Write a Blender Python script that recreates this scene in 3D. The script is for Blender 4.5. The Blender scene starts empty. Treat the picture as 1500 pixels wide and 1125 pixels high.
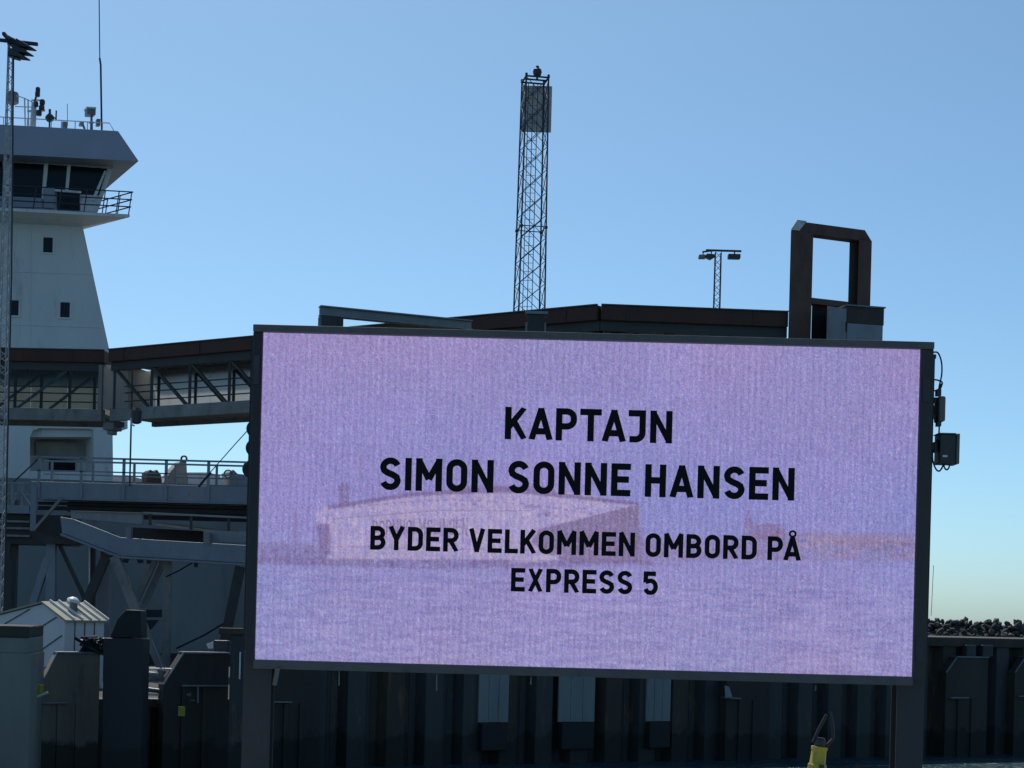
import bpy, math, random
import numpy as np
from mathutils import Vector, Matrix

random.seed(7)
rng = np.random.default_rng(7)
scene = bpy.context.scene
R = math.radians

# ------------------------------------------------------------------ camera
CAMZ = 4.8            # eye height above the water
F = 2600.0            # focal length in photograph pixels (1500 wide)
PX, PY = 750.0, 900.0 # principal point (level lens, shifted up)
RHO = R(1.5)          # the hand-held roll
CR, SR = math.cos(RHO), math.sin(RHO)
cam_d = bpy.data.cameras.new('camera')
cam = bpy.data.objects.new('camera', cam_d)
scene.collection.objects.link(cam)
scene.camera = cam
cam_d.sensor_fit = 'HORIZONTAL'
cam_d.sensor_width = 36.0
cam_d.lens = F / 1500.0 * 36.0
cam_d.shift_x = 0.0
cam_d.shift_y = (PY - 562.5) / 1500.0
cam_d.clip_start = 0.1
cam_d.clip_end = 20000
cam.matrix_world = Matrix(((CR, -SR, 0, 0), (0, 0, -1, 0), (SR, CR, 0, CAMZ), (0, 0, 0, 1)))

# ------------------------------------------------------------------ world, sun
SUN_EL, SUN_AZ = R(56), R(-22)       # azimuth from +Y (the way we look), minus = left
world = bpy.data.worlds.new('World')
scene.world = world
world.use_nodes = True
wn = world.node_tree
for n in list(wn.nodes):
    wn.nodes.remove(n)
wo = wn.nodes.new('ShaderNodeOutputWorld')
bg = wn.nodes.new('ShaderNodeBackground')
sky = wn.nodes.new('ShaderNodeTexSky')
sky.sky_type = 'NISHITA'
sky.sun_disc = False
sky.sun_elevation = SUN_EL
sky.sun_rotation = SUN_AZ
sky.altitude = 0
sky.air_density = 0.6
sky.dust_density = 1.05
sky.ozone_density = 6.0
bg.inputs['Strength'].default_value = 0.138
tint = wn.nodes.new('ShaderNodeMix'); tint.data_type = 'RGBA'; tint.blend_type = 'MULTIPLY'    # the camera's white balance
tint.inputs['Factor'].default_value = 1.0; tint.inputs[7].default_value = (0.89, 1.09, 1.0, 1)
wn.links.new(sky.outputs[0], tint.inputs[6]); wn.links.new(tint.outputs[2], bg.inputs['Color'])
wn.links.new(bg.outputs[0], wo.inputs['Surface'])
sd = bpy.data.lights.new('sun', 'SUN')
sd.energy = 3.5
sd.angle = R(0.5)
sd.color = (1.0, 0.95, 0.87)
sun = bpy.data.objects.new('sun', sd)
scene.collection.objects.link(sun)
sv = Vector((math.sin(SUN_AZ) * math.cos(SUN_EL), math.cos(SUN_AZ) * math.cos(SUN_EL), math.sin(SUN_EL)))
sun.rotation_euler = sv.to_track_quat('Z', 'Y').to_euler()
sun.location = (0, 0, 60)

scene.view_settings.view_transform = 'Standard'
scene.view_settings.look = 'None'
scene.view_settings.exposure = 0.0
scene.view_settings.gamma = 1.0
scene.view_settings.use_curve_mapping = False
scene.render.engine = 'CYCLES'
scene.render.resolution_x = 1024
scene.render.resolution_y = 768

# ------------------------------------------------------------------ helpers
def ray(px, py):
    u = (px - PX) / F
    v = (PY - py) / F
    return u * CR - v * SR, u * SR + v * CR      # X and Z per metre of depth

def at(px, py, Y):
    a, b = ray(px, py)
    return Vector((a * Y, Y, CAMZ + b * Y))

class Plane:
    """an upright plane through (x0, y0), running at an angle from the X axis; d = metres behind it"""
    def __init__(s, x0, y0, ang, k=0.0):
        s.p0 = Vector((x0, y0, 0)); s.a = Vector((math.cos(ang), math.sin(ang), 0)); s.n = Vector((-math.sin(ang), math.cos(ang), 0)); s.e = s.n + s.a * k
    def pt(s, px, py, d=0.0):
        a, b = ray(px, py)
        r = Vector((a, 1, 0))
        t = (d + s.n.dot(s.p0)) / s.n.dot(r)
        return Vector((a * t, t, CAMZ + b * t))
    def sz(s, px, py, d=0.0):
        p = s.pt(px, py, d)
        return (p - s.p0 - s.e * d).dot(s.a), p.z
    def P(s, q, z, d=0.0):
        v = s.p0 + s.a * q + s.e * d
        return Vector((v.x, v.y, z))

class MB:
    def __init__(s):
        s.v = []; s.f = []; s.smooth = False
    def add(s, vs, fs):
        o = len(s.v)
        s.v.extend(Vector(p) for p in vs)
        s.f.extend(tuple(i + o for i in f) for f in fs)
        return s
    def hexa(s, b, t):      # four base points, four top points
        return s.add(list(b) + list(t), [(3, 2, 1, 0), (4, 5, 6, 7), (0, 1, 5, 4), (1, 2, 6, 5), (2, 3, 7, 6), (3, 0, 4, 7)])
    def box(s, pl, q0, q1, z0, z1, d0, d1):
        return s.hexa([pl.P(q0, z0, d0), pl.P(q1, z0, d0), pl.P(q1, z0, d1), pl.P(q0, z0, d1)],
                      [pl.P(q0, z1, d0), pl.P(q1, z1, d0), pl.P(q1, z1, d1), pl.P(q0, z1, d1)])
    def pbox(s, pl, x0, y0, x1, y1, d0, d1):     # a box on a plane from the middle of its four sides in the photo
        xm, ym = (x0 + x1) / 2, (y0 + y1) / 2
        qa = pl.sz(x0, ym, d0)[0]; qb = pl.sz(x1, ym, d0)[0]
        zt = pl.sz(xm, y0, d0)[1]; zb = pl.sz(xm, y1, d0)[1]
        return s.box(pl, qa, qb, zb, zt, d0, d1)
    def prism(s, pts, vec):
        n = len(pts); vec = Vector(vec)
        vs = [Vector(p) for p in pts] + [Vector(p) + vec for p in pts]
        fs = [tuple(range(n)), tuple(range(2 * n - 1, n - 1, -1))]
        for i in range(n):
            j = (i + 1) % n
            fs.append((i, i + n, j + n, j))
        return s.add(vs, fs)
    def poly(s, pl, pxs, d0, d1):
        return s.prism([pl.pt(x, y, d0) for x, y in pxs], pl.e * (d1 - d0))
    def bar(s, p, q, w, h=None, up=(0, 0, 1)):
        p, q = Vector(p), Vector(q); h = h or w
        d = (q - p).normalized(); up = Vector(up)
        if abs(d.dot(up)) > 0.98: up = Vector((0, 1, 0))
        x = d.cross(up).normalized() * (w / 2); y = x.cross(d).normalized() * (h / 2)
        return s.hexa([p - x - y, p + x - y, p + x + y, p - x + y], [q - x - y, q + x - y, q + x + y, q - x + y])
    def tube(s, p, q, r, r2=None, n=8):
        p, q = Vector(p), Vector(q); r2 = r if r2 is None else r2
        d = (q - p).normalized(); up = Vector((0, 0, 1))
        if abs(d.dot(up)) > 0.98: up = Vector((0, 1, 0))
        x = d.cross(up).normalized(); y = x.cross(d).normalized()
        vs = []
        for c, rr in ((p, r), (q, r2)):
            for i in range(n):
                a = 2 * math.pi * i / n
                vs.append(c + x * (math.cos(a) * rr) + y * (math.sin(a) * rr))
        fs = [(i, (i + 1) % n, n + (i + 1) % n, n + i) for i in range(n)] + [tuple(range(n - 1, -1, -1)), tuple(range(n, 2 * n))]
        return s.add(vs, fs)
    def path(s, pts, r, n=6):
        pts = [Vector(p) for p in pts]
        vs = []; fs = []; m = len(pts)
        px = None
        for k, c in enumerate(pts):
            d = (pts[min(k + 1, m - 1)] - pts[max(k - 1, 0)]).normalized()
            if px is None:
                up = Vector((0, 0, 1)) if abs(d.z) < 0.9 else Vector((0, 1, 0))
                px = d.cross(up).normalized()
            px = (px - d * px.dot(d)).normalized()
            y = d.cross(px)
            for i in range(n):
                a = 2 * math.pi * i / n
                vs.append(c + px * (math.cos(a) * r) + y * (math.sin(a) * r))
        for k in range(m - 1):
            for i in range(n):
                j = (i + 1) % n
                fs.append((k * n + i, k * n + j, k * n + n + j, k * n + n + i))
        fs += [tuple(range(n - 1, -1, -1)), tuple(range((m - 1) * n, m * n))]
        return s.add(vs, fs)
    def lathe(s, c, prof, n=16, axis=(0, 0, 1)):
        c = Vector(c); ax = Vector(axis).normalized()
        up = Vector((0, 0, 1)) if abs(ax.z) < 0.9 else Vector((1, 0, 0))
        x = ax.cross(up).normalized(); y = ax.cross(x)
        vs = []; fs = []; m = len(prof)
        for r, h in prof:
            for i in range(n):
                a = 2 * math.pi * i / n
                vs.append(c + ax * h + x * (math.cos(a) * r) + y * (math.sin(a) * r))
        for k in range(m - 1):
            for i in range(n):
                j = (i + 1) % n
                fs.append((k * n + i, k * n + j, k * n + n + j, k * n + n + i))
        if prof[0] != prof[-1]:
            fs += [tuple(range(n - 1, -1, -1)), tuple(range((m - 1) * n, m * n))]
        return s.add(vs, fs)
    def torus(s, c, R0, r, axis, n=20, m=10):
        prof = [(R0 + r * math.cos(2 * math.pi * k / m), r * math.sin(2 * math.pi * k / m)) for k in range(m + 1)]
        prof[-1] = prof[0]
        return s.lathe(c, prof, n, axis)
    def bbox(s):
        a = np.array([tuple(p) for p in s.v]); return a.min(0), a.max(0)
    def build(s, name, m, parent=None, bevel=0.0, smooth=False):
        off = Vector((0, 0, 0))
        if parent is not None:
            off = WLOC[parent.name]
        elif s.v:
            lo, hi = s.bbox(); off = Vector(((lo[0] + hi[0]) / 2, (lo[1] + hi[1]) / 2, lo[2]))
        me = bpy.data.meshes.new(name)
        me.from_pydata([tuple(p - off) for p in s.v], [], s.f)
        me.validate()
        import bmesh
        bm = bmesh.new(); bm.from_mesh(me); bmesh.ops.recalc_face_normals(bm, faces=bm.faces); bm.to_mesh(me); bm.free()
        if smooth:
            for p in me.polygons: p.use_smooth = True
        o = bpy.data.objects.new(name, me)
        scene.collection.objects.link(o)
        if m is not None: me.materials.append(m)
        if parent is not None:
            o.parent = parent; WLOC[o.name] = off.copy()
        else:
            o.location = off; WLOC[o.name] = off.copy()
        if smooth:
            try: me.set_sharp_from_angle(angle=R(40))
            except Exception: pass
        if bevel > 0:
            b = o.modifiers.new('bevel', 'BEVEL'); b.width = bevel; b.segments = 2; b.limit_method = 'ANGLE'; b.angle_limit = R(40)
        return o
WLOC = {}

def empty(name, loc, label=None, cat=None, group=None):
    o = bpy.data.objects.new(name, None)
    scene.collection.objects.link(o)
    o.empty_display_size = 0.3
    o.location = loc; WLOC[o.name] = Vector(loc)
    if label: tag(o, label, cat, group)
    return o
def tag(o, label=None, cat=None, group=None, kind=None):
    if label: o['label'] = label
    if cat: o['category'] = cat
    if group: o['group'] = group
    if kind: o['kind'] = kind
    return o

# ------------------------------------------------------------------ materials
def pmat(name, c1, c2=None, rough=0.6, metal=0.0, scale=2.0, stretch=1.0, bump=0.0, bscale=20.0, spots=None, spot_amt=0.0, spot_scale=6.0, translucent=0.0, spec=0.5, tide=None):
    m = bpy.data.materials.new(name); m.use_nodes = True
    nt = m.node_tree; N = nt.nodes; L = nt.links
    b = N['Principled BSDF']
    b.inputs['Metallic'].default_value = metal
    b.inputs['Specular IOR Level'].default_value = spec
    geo = N.new('ShaderNodeNewGeometry')
    mp = N.new('ShaderNodeMapping'); mp.inputs['Scale'].default_value = (scale, scale, scale / stretch)
    L.new(geo.outputs['Position'], mp.inputs['Vector'])
    nz = N.new('ShaderNodeTexNoise'); nz.inputs['Scale'].default_value = 1.0; nz.inputs['Detail'].default_value = 6; nz.inputs['Roughness'].default_value = 0.62
    L.new(mp.outputs[0], nz.inputs['Vector'])
    ramp = N.new('ShaderNodeValToRGB')
    ramp.color_ramp.elements[0].position = 0.32; ramp.color_ramp.elements[1].position = 0.70
    c2 = c2 or tuple(x * 0.75 for x in c1)
    ramp.color_ramp.elements[0].color = (*c2, 1); ramp.color_ramp.elements[1].color = (*c1, 1)
    L.new(nz.outputs['Fac'], ramp.inputs[0])
    col = ramp.outputs[0]
    if spots:
        n2 = N.new('ShaderNodeTexNoise'); n2.inputs['Scale'].default_value = spot_scale; n2.inputs['Detail'].default_value = 8; n2.inputs['Roughness'].default_value = 0.7
        mp2 = N.new('ShaderNodeMapping'); mp2.inputs['Scale'].default_value = (1, 1, 1 / max(stretch, 1.0)); mp2.inputs['Location'].default_value = (13.1, 7.7, 2.3)
        L.new(geo.outputs['Position'], mp2.inputs['Vector']); L.new(mp2.outputs[0], n2.inputs['Vector'])
        r2 = N.new('ShaderNodeValToRGB'); r2.color_ramp.elements[0].position = 0.56; r2.color_ramp.elements[1].position = 0.72
        r2.color_ramp.elements[0].color = (0, 0, 0, 1); r2.color_ramp.elements[1].color = (spot_amt,) * 3 + (1,)
        L.new(n2.outputs['Fac'], r2.inputs[0])
        mx = N.new('ShaderNodeMix'); mx.data_type = 'RGBA'
        L.new(r2.outputs[0], mx.inputs['Factor']); L.new(col, mx.inputs[6]); mx.inputs[7].default_value = (*spots, 1)
        col = mx.outputs[2]
    if tide:            # weed and wet staining up to a ragged tide line
        sx = N.new('ShaderNodeSeparateXYZ'); L.new(geo.outputs['Position'], sx.inputs[0])
        nt_ = N.new('ShaderNodeTexNoise'); nt_.inputs['Scale'].default_value = 1.7; nt_.inputs['Detail'].default_value = 7; L.new(geo.outputs['Position'], nt_.inputs['Vector'])
        ad = N.new('ShaderNodeMath'); ad.operation = 'MULTIPLY_ADD'; L.new(nt_.outputs['Fac'], ad.inputs[0]); ad.inputs[1].default_value = 1.3; L.new(sx.outputs[2], ad.inputs[2])
        mr = N.new('ShaderNodeMapRange'); L.new(ad.outputs[0], mr.inputs[0]); mr.inputs[1].default_value = tide + .75; mr.inputs[2].default_value = tide + .55; mr.inputs[3].default_value = 0; mr.inputs[4].default_value = .8
        mt = N.new('ShaderNodeMix'); mt.data_type = 'RGBA'; L.new(mr.outputs[0], mt.inputs['Factor']); L.new(col, mt.inputs[6]); mt.inputs[7].default_value = (0.010, 0.013, 0.008, 1)
        col = mt.outputs[2]
    L.new(col, b.inputs['Base Color'])
    rr = N.new('ShaderNodeMapRange'); rr.inputs[3].default_value = max(0.02, rough - 0.1); rr.inputs[4].default_value = min(1, rough + 0.12)
    L.new(nz.outputs['Fac'], rr.inputs[0]); L.new(rr.outputs[0], b.inputs['Roughness'])
    if bump > 0:
        n3 = N.new('ShaderNodeTexNoise'); n3.inputs['Scale'].default_value = bscale; n3.inputs['Detail'].default_value = 5
        L.new(geo.outputs['Position'], n3.inputs['Vector'])
        bp = N.new('ShaderNodeBump'); bp.inputs['Strength'].default_value = 0.6; bp.inputs['Distance'].default_value = bump
        L.new(n3.outputs['Fac'], bp.inputs['Height']); L.new(bp.outputs[0], b.inputs['Normal'])
    if translucent > 0:
        tr = N.new('ShaderNodeBsdfTranslucent'); tr.inputs[0].default_value = (0.8, 0.8, 0.78, 1)
        ms = N.new('ShaderNodeMixShader'); ms.inputs[0].default_value = translucent
        out = N['Material Output']
        L.new(b.outputs[0], ms.inputs[1]); L.new(tr.outputs[0], ms.inputs[2]); L.new(ms.outputs[0], out.inputs['Surface'])
    return m

M = {}
M['ship_white'] = pmat('ship_white', (0.78, 0.735, 0.67), (0.68, 0.64, 0.585), 0.45, scale=0.5, stretch=5, spots=(0.33, 0.24, 0.16), spot_amt=0.55, spot_scale=1.6)
M['ship_grey'] = pmat('ship_grey', (0.33, 0.33, 0.36), (0.29, 0.29, 0.315), 0.5, scale=0.6, stretch=3)
M['ship_hull'] = pmat('ship_hull', (0.24, 0.235, 0.225), (0.175, 0.17, 0.165), 0.5, scale=0.4, stretch=4, spots=(0.2, 0.16, 0.13), spot_amt=0.5, spot_scale=0.9)
M['hull_navy'] = pmat('hull_navy', (0.006, 0.008, 0.018), (0.004, 0.005, 0.012), 0.5)
M['beige'] = pmat('beige', (0.4, 0.36, 0.29), (0.27, 0.24, 0.19), 0.6, scale=1.2, spots=(0.2, 0.12, 0.07), spot_amt=0.6, spot_scale=2)
M['window'] = pmat('window', (0.008, 0.010, 0.012), None, 0.15, spec=0.18)
M['rust_roof'] = pmat('rust_roof', (0.105, 0.04, 0.024), (0.058, 0.024, 0.016), 0.75, scale=1.3, stretch=2, spots=(0.09, 0.04, 0.02), spot_amt=0.4, spot_scale=2.5, bump=0.01)
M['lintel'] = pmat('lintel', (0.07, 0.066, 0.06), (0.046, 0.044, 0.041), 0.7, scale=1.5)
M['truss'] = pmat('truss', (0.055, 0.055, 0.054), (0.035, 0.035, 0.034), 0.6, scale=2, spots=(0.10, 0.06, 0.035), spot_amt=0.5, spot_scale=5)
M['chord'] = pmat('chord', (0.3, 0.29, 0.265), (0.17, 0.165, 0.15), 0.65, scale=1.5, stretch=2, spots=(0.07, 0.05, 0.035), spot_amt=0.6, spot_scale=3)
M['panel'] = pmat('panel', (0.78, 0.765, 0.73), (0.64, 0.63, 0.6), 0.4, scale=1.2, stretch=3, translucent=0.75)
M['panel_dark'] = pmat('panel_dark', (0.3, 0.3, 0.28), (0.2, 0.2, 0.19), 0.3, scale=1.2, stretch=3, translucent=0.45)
M['blue_steel'] = pmat('blue_steel', (0.24, 0.265, 0.295), (0.185, 0.208, 0.235), 0.5, scale=1.2, stretch=2, spots=(0.09, 0.07, 0.06), spot_amt=0.4, spot_scale=4)
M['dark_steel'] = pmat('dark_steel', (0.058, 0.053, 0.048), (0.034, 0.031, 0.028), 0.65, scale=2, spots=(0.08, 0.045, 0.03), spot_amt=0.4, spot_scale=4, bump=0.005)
M['galv'] = pmat('galv', (0.22, 0.235, 0.25), (0.15, 0.16, 0.17), 0.5, metal=0.3, scale=3, stretch=3)
M['mast_pale'] = pmat('mast_pale', (0.42, 0.43, 0.44), (0.3, 0.31, 0.32), 0.5, scale=3, stretch=3)
M['mast_dark'] = pmat('mast_dark', (0.035, 0.045, 0.06), (0.025, 0.03, 0.04), 0.6, scale=3)
M['board'] = pmat('board', (0.66, 0.55, 0.5), (0.42, 0.415, 0.385), 0.7, scale=1.2, stretch=2, spots=(0.09, 0.09, 0.08), spot_amt=0.5, spot_scale=1.5)
M['gantry'] = pmat('gantry', (0.165, 0.082, 0.052), (0.085, 0.045, 0.031), 0.75, scale=2, stretch=2, spots=(0.09, 0.045, 0.025), spot_amt=0.5, spot_scale=2.5, bump=0.008)
M['gantry_sunlit'] = pmat('gantry_sunlit', (0.8, 0.78, 0.72), (0.5, 0.42, 0.34), 0.7, scale=3)  # pale colour standing in for sun on the head beam's bevel
M['plate_grey'] = pmat('plate_grey', (0.3, 0.305, 0.31), (0.21, 0.215, 0.22), 0.6, scale=1.5, stretch=2, spots=(0.12, 0.08, 0.06), spot_amt=0.6, spot_scale=2)
M['rust_brown'] = pmat('rust_brown', (0.09, 0.065, 0.045), (0.05, 0.038, 0.03), 0.8, scale=2, stretch=1.5, bump=0.01)
M['pile_navy'] = pmat('pile_navy', (0.052, 0.052, 0.05), (0.025, 0.026, 0.027), 0.6, scale=1.0, stretch=5, spots=(0.20, 0.10, 0.05), spot_amt=0.8, spot_scale=3, bump=0.006, tide=0.9)
M['pile_brown'] = pmat('pile_brown', (0.075, 0.056, 0.038), (0.032, 0.026, 0.019), 0.75, scale=1.0, stretch=5, spots=(0.21, 0.10, 0.048), spot_amt=0.8, spot_scale=3, bump=0.008, tide=0.9)
M['pile_light'] = pmat('pile_light', (0.24, 0.245, 0.24), (0.15, 0.155, 0.155), 0.55, scale=1.0, stretch=5, spots=(0.05, 0.05, 0.05), spot_amt=0.6, spot_scale=2)
M['pile_black'] = pmat('pile_black', (0.024, 0.025, 0.03), (0.013, 0.014, 0.018), 0.6, scale=1.0, stretch=5, bump=0.006, tide=0.9)
M['rubber'] = pmat('rubber', (0.013, 0.013, 0.014), None, 0.7, scale=4, bump=0.004)
M['tyre_brown'] = pmat('tyre_brown', (0.06, 0.04, 0.03), (0.02, 0.018, 0.017), 0.8, scale=4)
M['concrete'] = pmat('concrete', (0.30, 0.30, 0.285), (0.21, 0.21, 0.20), 0.85, scale=0.8, spots=(0.13, 0.13, 0.12), spot_amt=0.5, spot_scale=2.0, bump=0.008)
M['concrete_brown'] = pmat('concrete_brown', (0.26, 0.25, 0.215), (0.19, 0.183, 0.16), 0.8, scale=0.8, stretch=3, spots=(0.05, 0.05, 0.045), spot_amt=0.6, spot_scale=1.6, bump=0.01)  # brown-grey lightened, haze of a window reflection put into the concrete colour
M['fender_veiled'] = pmat('fender_veiled', (0.26, 0.225, 0.17), (0.18, 0.155, 0.12), 0.8, scale=1.0, stretch=4, spots=(0.04, 0.032, 0.024), spot_amt=0.6, spot_scale=2.5, bump=0.008, tide=0.9)  # paler than the other fenders, a window reflection's veil put into the colour
M['fender_dark'] = pmat('fender_dark', (0.062, 0.052, 0.039), (0.033, 0.028, 0.022), 0.8, scale=1.0, stretch=4, spots=(0.05, 0.035, 0.024), spot_amt=0.5, spot_scale=2.5, bump=0.008, tide=0.9)
M['cabin'] = pmat('cabin', (0.72, 0.71, 0.68), (0.62, 0.61, 0.585), 0.5, scale=1.2, stretch=3)
M['cabin_roof'] = pmat('cabin_roof', (0.36, 0.34, 0.25), (0.27, 0.26, 0.2), 0.6, scale=2)
M['seam'] = pmat('seam', (0.10, 0.10, 0.10), None, 0.7)
M['frame'] = pmat('frame', (0.036, 0.036, 0.034), (0.024, 0.024, 0.023), 0.5, scale=2, stretch=2, spots=(0.08, 0.08, 0.075), spot_amt=0.4, spot_scale=6)
M['frame_dark'] = pmat('frame_dark', (0.016, 0.019, 0.022), (0.01, 0.012, 0.014), 0.5, scale=2, stretch=3, spots=(0.035, 0.04, 0.04), spot_amt=0.6, spot_scale=3)
M['post'] = pmat('post', (0.04, 0.043, 0.048), (0.029, 0.031, 0.035), 0.55, scale=1.5, stretch=3, spots=(0.07, 0.075, 0.08), spot_amt=0.4, spot_scale=5)
M['rail_grey'] = pmat('rail_grey', (0.115, 0.12, 0.115), (0.085, 0.088, 0.085), 0.6, scale=3, stretch=1, spots=(0.05, 0.05, 0.05), spot_amt=0.6, spot_scale=6)
M['led_off'] = pmat('led_off', (0.004, 0.004, 0.005), None, 0.6, spec=0.2)
M['box_grey'] = pmat('box_grey', (0.16, 0.16, 0.15), (0.11, 0.11, 0.10), 0.5, scale=6)
M['box_dark'] = pmat('box_dark', (0.022, 0.022, 0.021), None, 0.35, scale=6)
M['cable'] = pmat('cable', (0.012, 0.014, 0.018), None, 0.5)
M['yellow'] = pmat('yellow', (0.50, 0.40, 0.035), (0.33, 0.27, 0.03), 0.5, scale=6, stretch=2, spots=(0.12, 0.08, 0.03), spot_amt=0.6, spot_scale=14)
M['white_metal'] = pmat('white_metal', (0.75, 0.75, 0.73), (0.6, 0.6, 0.58), 0.4, scale=4)
M['lamp_body'] = pmat('lamp_body', (0.05, 0.05, 0.055), None, 0.5)
M['planks'] = pmat('planks', (0.38, 0.33, 0.25), (0.25, 0.21, 0.16), 0.8, scale=2)
M['rope'] = pmat('rope', (0.09, 0.10, 0.11), None, 0.8)
M['asphalt'] = pmat('asphalt', (0.035, 0.035, 0.036), (0.022, 0.022, 0.023), 0.85, scale=1.5, bump=0.01)
M['rock'] = pmat('rock', (0.05, 0.048, 0.046), (0.018, 0.018, 0.018), 0.85, scale=2.2, spots=(0.12, 0.115, 0.11), spot_amt=0.6, spot_scale=1.6, bump=0.03, bscale=7)  # bright spots put sun highlights into the rock colour

M['rock_sunlit'] = pmat('rock_sunlit', (0.11, 0.105, 0.1), (0.05, 0.05, 0.048), 0.85, scale=2.2, bump=0.03, bscale=7)  # lighter copy of the rock, paints some stones as sunlit

def water_mat():
    m = bpy.data.materials.new('sea_water'); m.use_nodes = True
    nt = m.node_tree; N = nt.nodes; L = nt.links; b = N['Principled BSDF']
    b.inputs['Base Color'].default_value = (0.03, 0.07, 0.085, 1); b.inputs['Roughness'].default_value = 0.2; b.inputs['IOR'].default_value = 1.33
    geo = N.new('ShaderNodeNewGeometry')
    hs = None
    for sc, am in ((0.5, 0.7), (1.6, 0.4), (5.0, 0.12)):
        n = N.new('ShaderNodeTexNoise'); n.inputs['Scale'].default_value = sc; n.inputs['Detail'].default_value = 3
        L.new(geo.outputs['Position'], n.inputs['Vector'])
        bp = N.new('ShaderNodeBump'); bp.inputs['Strength'].default_value = 1.0; bp.inputs['Distance'].default_value = am
        L.new(n.outputs['Fac'], bp.inputs['Height'])
        if hs: L.new(hs, bp.inputs['Normal'])
        hs = bp.outputs[0]
    L.new(hs, b.inputs['Normal'])
    return m
M['water'] = water_mat()

def structure(mb, name, m, label=None):
    o = mb.build(name, m); o['kind'] = 'structure'
    return o
FRONT = lambda Y: Plane(0, Y, 0)

# ------------------------------------------------------------------ the setting: sea, quays
w = MB(); w.add([(-6000, -3000, 0), (6000, -3000, 0), (6000, 9000, 0), (-6000, 9000, 0)], [(0, 1, 2, 3)])
structure(w, 'sea', M['water'])
Q = Plane(1.1, 57.5, R(28.4))          # face of the far quay wall
ZQ = CAMZ - 0.42                        # top of the far quay
ZL = CAMZ - 2.72                        # the low landing on the left
qs = lambda px, py=1000, d=0.0: Q.sz(px, py, d)[0]
S_SPLIT = qs(372)
S_END = qs(1900)
S_L = qs(-260)
# ground of the far quay and the low landing
QG = Plane(1.1, 57.5, R(28.4), .45)
g = MB(); g.box(QG, S_SPLIT - 0.25, S_END, 0.6, ZQ - 0.30, 0.65, 30); structure(g, 'far_quay_ground', M['asphalt'])
g = MB(); g.box(QG, S_L - 25, S_SPLIT - 0.27, -1.0, ZL, 0.65, 27); structure(g, 'low_landing_ground', M['asphalt'])
# the apron the screen stands on
NZ = CAMZ - 2.15
g = MB(); g.hexa([(-30, 9, -2), (30, 9, -2), (30, 22.1, -2), (-30, 22.1, -2)], [(-30, 9, NZ), (30, 9, NZ), (30, 22.1, NZ), (-30, 22.1, NZ)])
structure(g, 'near_quay_pavement', M['concrete'])

# far quay wall: sheet piles one by one under a concrete coping
root = empty('sheet_pile_wall', Q.P(S_SPLIT, 0, 0), 'dark sheet pile quay wall across the water below the big screen', 'quay wall')
PITCH = 1.32
def pile_mesh(mname, z1):
    a = PITCH
    prof = [(0, 0.38), (0.16 * a, 0.38), (0.30 * a, 0.0), (0.76 * a, 0.0), (0.90 * a, 0.38), (a - 0.012, 0.38), (a - 0.012, 0.50), (0, 0.50)]
    mb = MB()
    mb.prism([Q.a * q + Q.n * d + Vector((0, 0, -1.2)) for q, d in prof], (0, 0, z1 + 1.2))
    me = bpy.data.meshes.new('sheet_pile_' + mname)
    me.from_pydata([tuple(p) for p in mb.v], [], mb.f); me.validate()
    import bmesh
    bm = bmesh.new(); bm.from_mesh(me); bmesh.ops.recalc_face_normals(bm, faces=bm.faces); bm.to_mesh(me); bm.free()
    me.materials.append(M[mname]); return me
pm = {k: pile_mesh(k, ZQ - 0.34) for k in ('pile_navy', 'pile_brown', 'pile_light')}
npile = int((S_END - S_SPLIT) / PITCH)
light_px = [722, 843, 962]
for i in range(npile):
    s0 = S_SPLIT + i * PITCH
    k = random.choice(['pile_navy', 'pile_navy', 'pile_brown'])
    o = bpy.data.objects.new('sheet_pile', pm[k]); scene.collection.objects.link(o)
    o.parent = root; o.location = Q.P(s0, 0, 0) - root.location
cp = MB(); cp.box(Q, S_SPLIT - 0.02, S_END, ZQ - 0.34, ZQ, -0.12, 0.9); cp.build('coping', M['pile_brown'], root, bevel=0.02)
cp = MB(); cp.prism([Q.P(S_SPLIT, ZQ - .02, -.125), Q.P(S_SPLIT, ZQ + .045, -.02), Q.P(S_SPLIT, ZQ + .002, .05)], Q.a * (S_END - S_SPLIT)); cp.build('coping_edge', M['concrete_brown'], root)
# pale facing boards fixed to the piles, rubber blocks below them
for k, (xa, xb) in enumerate(((700, 744), (817, 870), (945, 981))):
    lab = ('pale grey facing board on the quay wall, left of the three under the screen', 'widest pale grey facing board on the quay wall under the screen', 'narrow pale grey facing board on the quay wall, right of the three')[k]
    qa, qb = qs(xa), qs(xb)
    r = empty('facing_board', Q.P((qa + qb) / 2, 0.9, -0.1), lab, 'fender board', 'pale facing boards on the quay wall')
    n = 3
    for j in range(n):
        b_ = MB(); b_.box(Q, qa + (qb - qa) * j / n + 0.006, qa + (qb - qa) * (j + 1) / n - 0.006, 1.35, ZQ - 0.36 - 0.02 * j, -0.09, -0.01)
        b_.build('board', M['pile_light'], r)
    b_ = MB(); b_.box(Q, qa + 0.05, qb - 0.1, 0.45, 1.33, -0.28, -0.01); b_.build('rubber_block', M['rubber'], r, bevel=0.04)
    b_ = MB(); b_.box(Q, qa, qb, ZQ - 0.36, ZQ - 0.345, -0.10, -0.005); b_.build('top_strip', M['galv'], r)

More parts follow.
